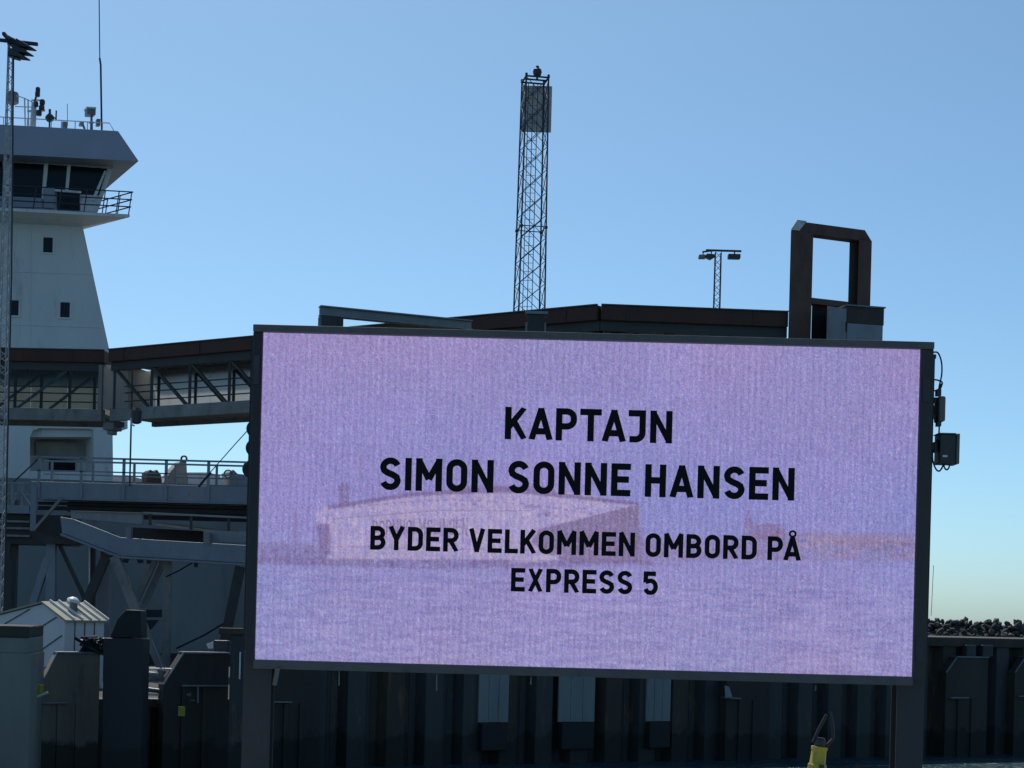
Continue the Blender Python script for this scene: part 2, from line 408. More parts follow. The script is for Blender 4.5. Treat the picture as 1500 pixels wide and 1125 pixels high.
# chamfered fender panels standing off the wall
def fender(px0, pxt, px1, yt, ys, mname, label, ledge_y, ledge_px, d0=-0.55, d1=-0.02, zb=-0.6):
    t = Q.sz(pxt, yt, d0); s = Q.sz(px0, ys, d0); q1 = Q.sz(px1, yt, d0)[0]
    r = empty('quay_fender', Q.P((s[0] + q1) / 2, 0, d0), label, 'fender', 'chamfered fender panels along the quay')
    zt = t[1]
    mb = MB(); mb.prism([Q.P(s[0], zb, d0), Q.P(q1, zb, d0), Q.P(q1, zt, d0), Q.P(t[0], zt, d0), Q.P(s[0], s[1], d0)], Q.n * (d1 - d0))
    mb.build('panel', M[mname], r, bevel=0.012)
    mb = MB(); mb.box(Q, t[0] - 0.02, q1, zt + 0.002, zt + 0.045, d0 - 0.05, d1); mb.build('top_plate', M['galv'], r)
    a, b = Q.P(s[0] - 0.02, s[1], (d0 + d1) / 2), Q.P(t[0] - 0.02, zt + 0.02, (d0 + d1) / 2)
    mb = MB(); mb.bar(Q.P(s[0] - .02, s[1], d0 - .02), Q.P(t[0] - .02, zt + .02, d0 - .02), .05, .04); mb.build('chamfer_plate', M['galv'], r)
    la = Q.sz(ledge_px[0], ledge_y, d0)
    lb = Q.sz(ledge_px[1], ledge_y, d0)
    mb = MB(); mb.box(Q, la[0], lb[0], la[1] - 0.04, la[1], d0 - 0.16, d0 - 0.002); mb.build('ledge', M['galv'], r)
    for f in (0.3, 0.62):
        q = s[0] + (q1 - s[0]) * f
        mb = MB(); mb.box(Q, q - 0.06, q + 0.06, zb, la[1] - 0.06, d0 - 0.07, d0 - 0.002); mb.build('stiffener', M[mname], r)
    return r
fender(62, 85, 147, 957, 1003, 'fender_veiled', 'brown chamfered fender panel in front of the pale cabin', 1028, (48, 98))
fender(240, 270, 336, 957, 1003, 'fender_dark', 'dark chamfered fender panel with bright edge just left of the screen', 1003, (264, 332))
fender(1386, 1402, 1448, 963, 985, 'fender_dark', 'chamfered fender panel on the quay wall right of the screen post', 1021, (1389, 1415), d0=-0.4)
fender(1487, 1502, 1560, 963, 985, 'fender_dark', 'chamfered fender panel cut off by the right edge of the picture', 1019, (1489, 1512), d0=-0.4)
fender(398, 418, 470, 950, 975, 'fender_dark', 'chamfered fender panel right behind the left screen post', 1027, (400, 425), d0=-0.4)
fender(1065, 1080, 1130, 955, 978, 'fender_dark', 'chamfered fender panel on the quay wall below the screen', 1022, (1066, 1082), d0=-0.4)
r = empty('corner_bracket', Q.pt(1070, 1023, -.55), 'small pale bent plate on the quay wall below the screen', 'bracket')
mb = MB(); mb.poly(Q, [(1062, 1004), (1068, 1006), (1073, 1021), (1063, 1021)], -.62, -.58); mb.build('upright_plate', M['plate_grey'], r)
mb = MB(); mb.poly(Q, [(1062, 1021.3), (1081, 1021.8), (1081, 1023), (1062, 1022.6)], -.62, -.45); mb.build('foot_plate', M['galv'], r)
# landing front wall on the left: sheet piles again
root = empty('landing_wall', Q.P(S_L, 0, 0), 'low dark sheet pile wall at the landing left of the screen', 'quay wall')
pl2 = {k: pile_mesh(k, ZL - 0.25) for k in ('pile_navy', 'pile_brown')}
i = 0
while S_L + (i + 1) * PITCH < S_SPLIT:
    o = bpy.data.objects.new('sheet_pile', pl2[random.choice(['pile_navy', 'pile_brown'])]); scene.collection.objects.link(o)
    o.parent = root; o.location = Q.P(S_L + i * PITCH, 0, 0) - root.location; i += 1
mb = MB(); mb.box(Q, S_L, S_SPLIT - 0.04, ZL - 0.25, ZL + 0.004, -0.05, 0.9); mb.build('coping', M['pile_brown'], root, bevel=0.02)

# little steel boxes on the coping right of the screen
for (xa, xb, lab) in ((1416, 1430, 'left of two small steel boxes under the coping beside the rocks'), (1440, 1455, 'right of two small steel boxes under the coping beside the rocks')):
    r = empty('steel_box', Q.pt((xa + xb) / 2, 962, -0.4), lab, 'steel box', 'small steel boxes on the quay wall')
    mb = MB(); mb.pbox(Q, xa, 945, xb, 962, -0.4, -0.125); mb.build('box_body', M['post'], r, bevel=0.02)
    mb = MB(); mb.pbox(Q, xa + 2, 948, xb - 2, 958, -0.41, -0.401); mb.build('lid', M['pile_navy'], r)

# breakwater of rocks
BW = Plane(at(1430, 903, 135).x, 135, R(4))
root = empty('breakwater', BW.P(0, 0, 0), 'low breakwater of dark armour rocks behind the quay wall at right', 'breakwater')
mb = MB(); mb.prism([BW.P(-60, -1, 0), BW.P(-60, 2.25, .9), BW.P(-60, 4.95, 4.9), BW.P(-60, 4.95, 8.5), BW.P(-60, -1, 14)], BW.a * 120)
mb.build('rubble_core', M['rock'], root)
import bmesh
rocks = []
for k in range(8):
    bm = bmesh.new(); bmesh.ops.create_icosphere(bm, subdivisions=1, radius=0.5)
    for v in bm.verts:
        v.co *= random.uniform(0.8, 1.15)
        v.co.z *= 0.78; v.co.x *= random.uniform(0.95, 1.15)
    me = bpy.data.meshes.new('rock'); bm.to_mesh(me); bm.free(); me.materials.append(M['rock' if k % 4 else 'rock_sunlit']); rocks.append(me)
cnt = 0
for row in range(10):
    zz = 2.4 + row * 0.33
    dd = 0.9 + row * 0.47
    for c in range(29):
        s_ = -6.2 + c * 0.47 + random.uniform(-.2, .2)
        if row >= 9: zz = 4.97 + random.uniform(-.05, .14)
        o = bpy.data.objects.new('rock', random.choice(rocks)); scene.collection.objects.link(o)
        o.parent = root
        o.location = BW.P(s_, zz + random.uniform(-.12, .12), dd + random.uniform(-.2, .2)) - root.location
        o.rotation_euler = (random.uniform(0, 6), random.uniform(0, 6), random.uniform(0, 6))
        sc = random.choice([.32, .4, .48, .56, .68, .8]) * random.uniform(.85, 1.15); o.scale = (sc, sc * random.uniform(.8, 1.1), sc * random.uniform(.75, 1.0)); cnt += 1
# the rest of the mound, out of view behind the screen and beyond the right edge
mb = MB()
for k in range(520):
    s_ = random.choice([random.uniform(-58, -6), random.uniform(7.5, 58)])
    t = random.random()
    c = BW.P(s_, 2.4 + t * 2.75, 0.9 + t * 4.6)
    me = random.choice(rocks); sc = random.uniform(.7, 1.2)
    rot = Matrix.Rotation(random.uniform(0, 6), 3, Vector((random.random(), random.random(), random.random() + .1)).normalized())
    mb.add([c + rot @ (v.co * sc) for v in me.vertices], [tuple(p.vertices) for p in me.polygons])
o = mb.build('rock_slope', M['rock'], root); o['kind'] = 'stuff'

# ------------------------------------------------------------------ the ferry
S = Plane(-28.9, 100.0, R(7), -.35)
ship = empty('ferry', S.P(0, 0, 0), 'white ferry with tall bridge tower moored at the left', 'ferry')
# tower
mb = MB(); mb.poly(S, [(-150, 305), (-150, 520), (-150, 640), (165, 640), (160, 512), (121, 331)], 0, 9)
tower = mb.build('bridge_tower', M['ship_white'], ship)
for (xa, ya, xb, yb) in ((-150, 392, 133.5, 402), (-150, 470, 150.5, 480), (46, 333, 44, 512), (-40, 330, -44, 512)):
    mb = MB(); mb.bar(S.pt(xa, ya, -.012), S.pt(xb, yb, -.012), .03, .03); mb.build('weld_seam', M['ship_white'], ship)
def ship_window(x0, y0, x1, y1, d=0.0):
    mb = MB()
    xm, ym = (x0 + x1) / 2, (y0 + y1) / 2
    qa, qb = S.sz(x0, ym, d)[0], S.sz(x1, ym, d)[0]; zt, zb = S.sz(xm, y0, d)[1], S.sz(xm, y1, d)[1]
    fw = 0.10
    mb.box(S, qa - fw, qa, zb - fw, zt + fw, d - 0.05, d - 0.002); mb.box(S, qb, qb + fw, zb - fw, zt + fw, d - 0.05, d - 0.002)
    mb.box(S, qa, qb, zt, zt + fw, d - 0.05, d - 0.002); mb.box(S, qa, qb, zb - fw, zb, d - 0.05, d - 0.002)
    fr = mb.build('window_frame', M['ship_white'], ship)
    mb = MB(); mb.box(S, qa, qb, zb, zt, d - 0.015, d - 0.003); mb.build('pane', M['window'], fr)
ship_window(63, 348, 77, 370); ship_window(88, 443, 102, 465); ship_window(13, 440, 27, 462)
# wheelhouse: leaning outwards, windows between mullions
DW = -0.6
mb = MB(); mb.poly(S, [(-150, 218), (168, 240), (143, 311), (-150, 300)], DW + 0.25, 8)
mb.build('wheelhouse', M['ship_white'], ship)
def wh_poly(name, m, pxs, d0, d1, par=None):
    b_ = MB(); b_.poly(S, pxs, d0, d1); return b_.build(name, m, par or ship)
for pxs in ([(15, 238), (66, 241), (61, 290), (17, 288)], [(71, 241), (100, 243), (96, 282), (66, 280)], [(104, 243), (157, 247), (145, 286), (100, 283)], [(-70, 233), (3, 237), (8, 287), (-70, 283)]):
    wh_poly('wheelhouse_window', M['window'], pxs, DW + 0.2, DW + 0.24)
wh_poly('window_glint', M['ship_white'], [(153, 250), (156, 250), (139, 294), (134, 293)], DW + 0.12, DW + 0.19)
for pxs in ([(65, 239), (71, 239), (66, 292), (61, 292)], [(99, 241), (104, 241), (99, 290), (95, 290)], [(4, 235), (14, 236), (17, 300), (10, 300)]):
    wh_poly('mullion', M['ship_white'], pxs, DW + 0.08, DW + 0.22)
wh_poly('wing_door', M['window'], [(84, 281), (117, 283), (116, 308), (84, 306)], DW + 0.05, DW + 0.19)
wh_poly('door_head', M['ship_white'], [(80, 277), (119, 280), (119, 283), (80, 280)], DW - 0.1, DW + 0.2)
wh_poly('console', M['ship_grey'], [(64, 275), (80, 276), (80, 305), (64, 304)], DW + 0.0, DW + 0.19)
wh_poly('sill_band', M['ship_white'], [(118, 296), (148, 298), (143, 311), (118, 309)], DW + 0.02, DW + 0.24)
wh_poly('sill_band', M['ship_grey'], [(-150, 280), (62, 290), (62, 304), (-150, 298)], DW + 0.06, DW + 0.24)
# brow over the windows
mb = MB()
fr_ = [S.pt(x, y, -2.0) for x, y in ((-150, 218), (203, 236))]; tp_ = [S.pt(x, y, -0.9) for x, y in ((-150, 174), (173, 192))]
bk = [p + S.e * 11 for p in tp_]
brow = MB()
a0, a1 = fr_; b0, b1 = tp_; c0 = a0 + S.e * 11; c1 = a1 + S.e * 11; d0_, d1_ = bk
brow.add([a0, a1, b1, b0, c0, c1, d1_, d0_], [(0, 1, 2, 3), (3, 2, 6, 7), (1, 5, 6, 2), (0, 3, 7, 4), (4, 7, 6, 5), (0, 4, 5, 1)])
brow.build('roof_brow', M['ship_grey'], ship)
# wing deck with sloping soffit; the wing's end runs back to the tower at a slant
def slab(name, m, pts_top, thick, par):
    b_ = MB(); b_.prism([p - Vector((0, 0, thick)) for p in pts_top], (0, 0, thick)); return b_.build(name, m, par)
f0, f1 = S.pt(-150, 297, -1.9), S.pt(190, 314, -1.9); zd = f1.z
f0.z = zd
ba = f1 - S.a * 3.2 + S.n * 4.2; bb = f0 + S.n * 4.2
wing = slab('wing_deck', M['ship_white'], [f0, f1, ba, bb], .16, ship)
t1 = S.pt(122, 332, -.02); t0 = Vector((f0.x, f0.y, t1.z)) + S.n * 1.88
g0, g1 = f0 - Vector((0, 0, .163)) + S.n * .25, f1 - Vector((0, 0, .163)) + S.n * .25 - S.a * .3
mb = MB(); mb.add([g0, g1, ba - Vector((0, 0, .163)), bb - Vector((0, 0, .163)), t0, t1, t1 + S.n * 1.0 - S.a * .8, t0 + S.n * 1.0], [(0, 1, 2, 3), (4, 7, 6, 5), (0, 4, 5, 1), (1, 5, 6, 2), (2, 6, 7, 3), (3, 7, 4, 0)])
mb.build('wing_soffit', M['ship_white'], wing)
def ship_rail(pts, d, heights, r=0.035, name='handrail'):
    for h in heights:
        mb = MB(); mb.path([S.pt(x, y, d) + Vector((0, 0, h)) for x, y in pts], r); mb.build(name, M['mast_dark'], ship)
up_ = lambda p, h: p + Vector((.12 * h, 0, h))
for h in (.42, .82, 1.25):
    mb = MB(); mb.path([up_(f0, h), up_(f1, h)], .035); mb.build('handrail', M['mast_dark'], ship)
    mb = MB(); mb.path([up_(f1, h), up_(ba, h)], .035); mb.build('handrail', M['mast_dark'], ship)
for t in (.36, .47, .58, .69, .80, .88, .94, .995):
    p = f0.lerp(f1, t); mb = MB(); mb.tube(p, up_(p, 1.27), .032, n=6); mb.build('stanchion', M['mast_dark'], ship)
for t in (.25, .5, .75):
    p = f1.lerp(ba, t); mb = MB(); mb.tube(p, up_(p, 1.27), .032, n=6); mb.build('stanchion', M['mast_dark'], ship)
# roof railing and the gear on the roof
DR = -0.4
zroof = lambda px_, d=DR: S.pt(px_, 174 + (px_ + 150) * 18 / 323.0, d)
mb = MB(); mb.path([zroof(-60) + Vector((0, 0, .42)), zroof(160) + Vector((0, 0, .42)), zroof(167) + Vector((0, 0, 0.0))], 0.03); mb.build('roof_rail', M['white_metal'], ship)
for px_ in (5, 40, 75, 90, 110, 128, 150):
    mb = MB(); mb.tube(zroof(px_), zroof(px_) + Vector((0, 0, .42)), 0.028, n=6); mb.build('roof_stanchion', M['white_metal'], ship)
mbx = lambda x, y, d=0.0: S.pt(x, y, d)
mb = MB(); mb.tube(mbx(48, 190), mbx(50, 150), 0.18, 0.15, n=10); lm = mb.build('signal_mast', M['white_metal'], ship, smooth=True)
mb = MB(); mb.tube(mbx(50, 152), mbx(56, 131), 0.06, n=8); mb.build('mast_top', M['lamp_body'], lm)
for x, y, r_ in ((55.5, 132, .13), (55, 138, .14), (62, 150, .15), (61, 158, .16), (53, 153, .12), (57, 166, .16)):
    p = mbx(x, y, -0.25); mb = MB(); mb.lathe(p + Vector((0, 0, -.14)), [(r_ * .8, 0), (r_, .04), (r_, .24), (r_ * .7, .3)], 10); mb.build('signal_lamp', M['lamp_body'], lm, smooth=True)
mb = MB(); mb.bar(mbx(40, 163), mbx(66, 162), 0.1); mb.bar(mbx(46, 147), mbx(62, 147), 0.08); mb.build('yard', M['white_metal'], lm)
mb = MB(); mb.path([mbx(24, 140), mbx(36, 144), mbx(48, 150)], 0.03); mb.path([mbx(22, 156), mbx(46, 157)], 0.03); mb.path([mbx(36, 144), mbx(37, 185)], 0.04); mb.path([mbx(41, 146), mbx(42, 185)], 0.04); mb.build('mast_stay', M['white_metal'], lm)
mb = MB(); mb.lathe(mbx(18, 153, 1), [(0.2, 0), (0.36, .1), (0.36, .55), (0.3, .68)], 12); mb.tube(mbx(18, 190, 1), mbx(18, 153, 1), 0.07); mb.build('radome', M['galv'], ship, smooth=True)
mb = MB(); mb.lathe(mbx(72.5, 173, -.3), [(0.08, -.12), (0.22, -.1), (0.24, .12), (0.1, .2)], 12, (0.7, -0.7, 0.2)); mb.tube(mbx(72.5, 188, -.3), mbx(72.5, 173, -.3), 0.05); mb.bar(mbx(73, 160, -.3), mbx(73, 172, -.3), 0.12, 0.1); mb.build('searchlight', M['lamp_body'], ship)
mb = MB(); mb.bar(mbx(76, 171, -.3), mbx(83, 174, -.3), .06); mb.bar(mbx(82.5, 162, -.3), mbx(82, 176, -.3), .07); mb.build('small_antenna', M['lamp_body'], ship)
mb = MB(); mb.tube(mbx(134, 191), mbx(134, 168), 0.09, 0.06); mb.bar(mbx(130, 180), mbx(138, 180), .06); mb.build('scanner_post', M['galv'], ship)
mb = MB(); mb.pbox(S, 127.5, 159, 140.5, 168, -.25, .35); mb.build('scanner_box', M['galv'], ship, bevel=0.04)
mb = MB(); mb.pbox(S, 127, 156.5, 141, 158.8, -.3, .4); mb.build('scanner_lid', M['white_metal'], ship)
mb = MB(); mb.path([mbx(149, 191), mbx(147.5, 95), mbx(146, 85)], 0.055); mb.path([mbx(146.2, 90), mbx(145, -20)], 0.03); mb.build('whip_antenna', M['mast_dark'], ship)
mb = MB(); mb.pbox(S, 142, 174, 147, 184, -.1, .2); mb.bar(mbx(120, 179), mbx(124, 189), .12); mb.pbox(S, 92, 178, 99, 187, -.2, .3); mb.tube(mbx(99, 184), mbx(98.6, 152), .018); mb.pbox(S, 118, 178, 123, 183, -.2, .2); mb.build('roof_fitting', M['galv'], ship)
# deck house below the gangway, with the mooring deck opening
DH = -0.4
hp = lambda name, m, pxs, d0=DH, d1=3.0: wh_poly(name, m, pxs, d0, d1)
hp('house_plate', M['ship_white'], [(-150, 590), (187, 590), (187, 628), (166, 634), (130, 628), (58, 627), (48, 631), (44, 640), (44, 720), (-150, 720)], DH, 1.4)
hp('house_plate', M['ship_white'], [(137, 629), (165, 634.5), (166, 720), (138, 720)], DH, 1.4)
hp('house_plate', M['ship_white'], [(44.2, 690), (137.8, 692), (137.8, 720), (44.2, 720)], DH, 1.4)
hp('house_inner_wall', M['ship_white'], [(30, 600), (165, 600), (165, 720), (30, 720)], 2.2, 3.0)
hp('inner_window', M['window'], [(72, 672), (110, 675), (110, 693), (72, 690)], 2.1, 2.18)
hp('inner_box', M['beige'], [(53, 646), (134, 650), (134, 671), (53, 668)], 1.6, 2.15)
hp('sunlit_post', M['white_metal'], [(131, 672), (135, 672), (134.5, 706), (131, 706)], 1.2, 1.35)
# hull
H = Plane(-28.9, 99.2, R(7))
zk = -1.0
mb = MB(); qa, qb = H.sz(-250, 800)[0], H.sz(1010, 800)[0]
zt = H.sz(250, 708)[1]
mb.box(H, qa, qb, 2.1, zt, 0, 13)
hull = mb.build('hull', M['ship_hull'], ship)
mb = MB(); mb.prism([H.P(qb, zk, 0), H.P(qb, zt, 0), H.P(qb, zt, 13), H.P(qb, zk, 13)], H.a * 0.3); mb.prism([H.P(qb + .3, zk, 0), H.P(qb + .3, zk, 13), H.P(qb + 6, zk, 6.5)], (0, 0, zt - zk)); mb.build('bow', M['ship_hull'], ship)
mb = MB(); mb.box(H, qa, qb, zk, 2.098, 0.0, 13); mb.build('boot_top', M['hull_navy'], hull)
for px_ in (133, 328):
    mb = MB(); q = H.sz(px_, 870)[0]; mb.box(H, q - .05, q + .05, 2.2, zt - .2, -0.05, -0.003); mb.build('hull_seam', M['ship_hull'], hull)
# mark on the hull: a block, a bar and a wedge
mb = MB(); mb.poly(H, [(211, 893), (237, 893), (237, 904), (208, 904)], -.03, -.004); mb.build('hull_marking', M['hull_navy'], hull)
mb = MB(); mb.poly(H, [(207, 908), (233, 908), (218, 926), (212, 926)], -.03, -.004); mb.build('hull_marking', M['hull_navy'], hull)
# fore deck gear, seen over the railing
dk = lambda x, y, d=3.0: S.pt(x, y, d)
mb = MB(); mb.poly(S, [(214, 712), (216, 692), (221, 688), (226, 692), (230, 688), (236, 696), (238, 712)], 2, 3.2); mb.build('mooring_winch', M['rust_brown'], ship)
mb = MB(); mb.poly(S, [(236, 712), (252, 688), (264, 676), (273, 676), (275, 712)], 3, 4.2); cr = mb.build('deck_crane_base', M['beige'], ship)
mb = MB(); mb.torus(dk(269.5, 672), .16, .06, (0, 1, 0), 12, 6); mb.build('lifting_eye', M['lamp_body'], cr)
mb = MB(); mb.poly(S, [(275.3, 692), (304, 692), (322, 696), (330, 712), (275.3, 712)], 3, 5); mb.build('hatch_cover', M['ship_white'], ship)
mb = MB(); mb.poly(S, [(336, 712), (336, 692), (342, 688), (348, 694), (366, 696), (366, 712)], 2.5, 4); mb.build('windlass', M['galv'], ship)
mb = MB(); mb.torus(dk(334, 694, 2.2), .22, .04, (0, 1, 0), 14, 6); mb.build('handwheel', M['mast_dark'], ship)
mb = MB(); mb.poly(S, [(166, 698), (186, 696), (210, 702), (214, 712), (166, 712)], 3, 5); mb.build('deck_locker', M['white_metal'], ship)
mb = MB(); mb.path([dk(242, 711, 2.6), dk(254, 694, 2.6), dk(268, 682, 2.6)], .05); mb.build('crane_hose', M['beige'], cr)

# stroke lettering -------------------------------------------------------------
def arc(cx, cy, rx, ry, a0, a1, n=10):
    return [(cx + rx * math.cos(R(a0 + (a1 - a0) * k / n)), cy + ry * math.sin(R(a0 + (a1 - a0) * k / n))) for k in range(n + 1)]
T = 0.198
def glyph(c):
    h = T / 2; W = 0.61; x0, x1 = h, W - h; xm = W / 2; y0, y1 = h, 1 - h; r = (x1 - x0) / 2
    if c == 'I': return T, [[(h, 0), (h, 1)]]
    if c == 'K': return W, [[(x0, 0), (x0, 1)], [(x1 + .03, 1), (x0 + .02, .38)], [(x0 + .16, .56), (x1 + .04, 0)]]
    if c in 'AÅ':
        W = .67; xm = W / 2
        s = [[(-.01 + h * .9, 0), (xm + .01, 1)], [(W + .01 - h * .9, 0), (xm - .01, 1)], [(.13, .27), (W - .13, .27)]]
        if c == 'Å': s.append(arc(xm, 1.12, .115, .115, 0, 360, 18))
        return W, s
    if c == 'P': return W, [[(x0, 0), (x0, 1)], [(x0, y1), (x1 - .2, y1)] + arc(x1 - .2, y1 - .2, .2, .2, 90, 0)[1:] + arc(x1 - .2, .44 + .2, .2, .2, 0, -90) + [(x0, .44)]]
    if c == 'R': return W, [[(x0, 0), (x0, 1)], [(x0, y1), (x1 - .2, y1)] + arc(x1 - .2, y1 - .2, .2, .2, 90, 0)[1:] + arc(x1 - .2, .47 + .2, .2, .2, 0, -90) + [(x0, .47)], [(xm - .02, .47), (x1 + .02, 0)]]
    if c == 'T': return W, [[(0, y1), (W, y1)], [(xm, 0), (xm, 1 - T)]]
    if c == 'J': return W * .92, [[(.06, y1), (x1 - .05, y1)], [(x1 - .05, 1)] + [(x1 - .05, y0 + .2)] + arc(x1 - .25, y0 + .2, .2, .2, 0, -90)[1:] + [(.10, y0)]]
    if c == 'N': return W + .03, [[(x0, 0), (x0, 1)], [(x1 + .03, 0), (x1 + .03, 1)], [(x0 - .02, 1), (x1 + .05, 0)]]
    if c == 'M': return .76, [[(h, 0), (h, 1)], [(.76 - h, 0), (.76 - h, 1)], [(h - .02, 1), (.38, .36)], [(.78 - h, 1), (.38, .36)]]
    if c == 'H': return W, [[(x0, 0), (x0, 1)], [(x1, 0), (x1, 1)], [(x0, .51), (x1, .51)]]
    if c == 'E': return W * .92, [[(x0, 0), (x0, 1)], [(x0, y1), (W * .92, y1)], [(x0, y0), (W * .92, y0)], [(x0, .51), (W * .84, .51)]]
    if c == 'L': return W * .86, [[(x0, 0), (x0, 1)], [(x0, y0), (W * .86, y0)]]
    if c == 'O': return W, [arc(xm, y1 - r, r, r, 0, 180) + arc(xm, y0 + r, r, r, 180, 360) + [(x1, y1 - r)]]
    if c == 'S': return W, [arc(xm, y1 - r, r, r, 18, 180) + [(x0 + .03, .60), (xm - .08, .535), (xm + .08, .465), (x1 - .03, .40)] + arc(xm, y0 + r, r, r, 0, -162)]
    if c == 'B': return W, [[(x0, 0), (x0, 1)], [(x0, y1), (x1 - .2, y1)] + arc(x1 - .22, y1 - .2, .2, .2, 90, -90)[1:] + [(x0, y1 - .4)], [(x0, y1 - .4), (x1 - .21, y1 - .4)] + arc(x1 - .21, y0 + .215, .21, .215, 90, -90)[1:] + [(x0, y0)]]
    if c == 'D': return W, [[(x0, 0), (x0, 1)], [(x0, y1), (x1 - .22, y1)] + arc(x1 - .22, y1 - .22, .22, .22, 90, 0)[1:] + arc(x1 - .22, y0 + .22, .22, .22, 0, -90) + [(x0, y0)]]
    if c == 'Y': return W + .02, [[(h * .8, 1), (xm, .45), (xm, 0)], [(W + .02 - h * .8, 1), (xm, .45)]]
    if c == 'V': return W, [[(h * .8, 1), (xm + .01, 0)], [(W - h * .8, 1), (xm - .01, 0)]]
    if c == 'X': return W, [[(h, 0), (x1, 1)], [(h, 1), (x1, 0)]]
    if c == '5': return W, [[(x1, y1), (x0 + .02, y1)], [(x0 + .02, 1), (x0 + .01, .52)], [(x0 + .01, .55), (xm - .03, .60)] + arc(xm, .345, r, .26, 80, -160)]
    return .3, []
def layout(txt, gap=.105, space=.40):
    x = 0; out = []
    for i, c in enumerate(txt):
        if c == ' ': x += space - gap; continue
        w_, st = glyph(c)
        if i and txt[i - 1] + c in ('TA', 'AJ', 'AP', 'KA', 'PÅ', 'PT', 'LK'): x -= {'TA': .09, 'AJ': .10, 'PÅ': .08}.get(txt[i - 1] + c, .03)
        for p in st: out.append([(x + a, b) for a, b in p])
        x += w_ + gap
    return x - gap, out
def stroke_quads(p, t):
    """outline strips of a polyline with mitred joints"""
    p = [np.array(a, float) for a in p]; n = len(p)
    closed = np.linalg.norm(p[0] - p[-1]) < 1e-6
    L_, R_ = [], []
    for i in range(n):
        if closed and i in (0, n - 1): a, b = p[1] - p[0], p[-1] - p[-2]
        elif i == 0: a = b = p[1] - p[0]
        elif i == n - 1: a = b = p[-1] - p[-2]
        else: a, b = p[i + 1] - p[i], p[i] - p[i - 1]
        a = a / np.linalg.norm(a); b = b / np.linalg.norm(b)
        na = np.array((-a[1], a[0])); nb = np.array((-b[1], b[0]))
        m = na + nb; m = m / np.linalg.norm(m); k = t / 2 / max(.35, m.dot(na))
        L_.append(p[i] + m * k); R_.append(p[i] - m * k)
    return L_, R_
def lettering(name, txt, pl, qc, zc, cap, width, m, parent, d):
    tw, st = layout(txt)
    kx = width / tw
    mb = MB()
    for k, p in enumerate(st):
        p2 = [((a * kx - width / 2) / cap, b) for a, b in p]
        L_, R_ = stroke_quads(p2, T if max(b for a, b in p) < 1.05 else .085)
        dd = d - 0.0004 * (k % 5)
        vs = [pl.P(qc + a * cap, zc + (min(max(b, 0), 1) if b <= 1.001 + T and not (txt and 'Å' in txt) else max(b, 0)) * cap, dd) for a, b in L_] + [pl.P(qc + a * cap, zc + (min(max(b, 0), 1) if b <= 1.001 + T and not (txt and 'Å' in txt) else max(b, 0)) * cap, dd) for a, b in R_]
        n = len(L_)
        mb.add(vs, [(i, i + 1, n + i + 1, n + i) for i in range(n - 1)])
    return mb.build(name, m, parent)
# what shows of the ship's name below the ramp girder
q_ = H.sz(195, 815)[0]; lettering('hull_lettering', 'RAH', H, q_, H.sz(195, 825)[1], 1.7, 3.6, M['hull_navy'], hull, -0.01)

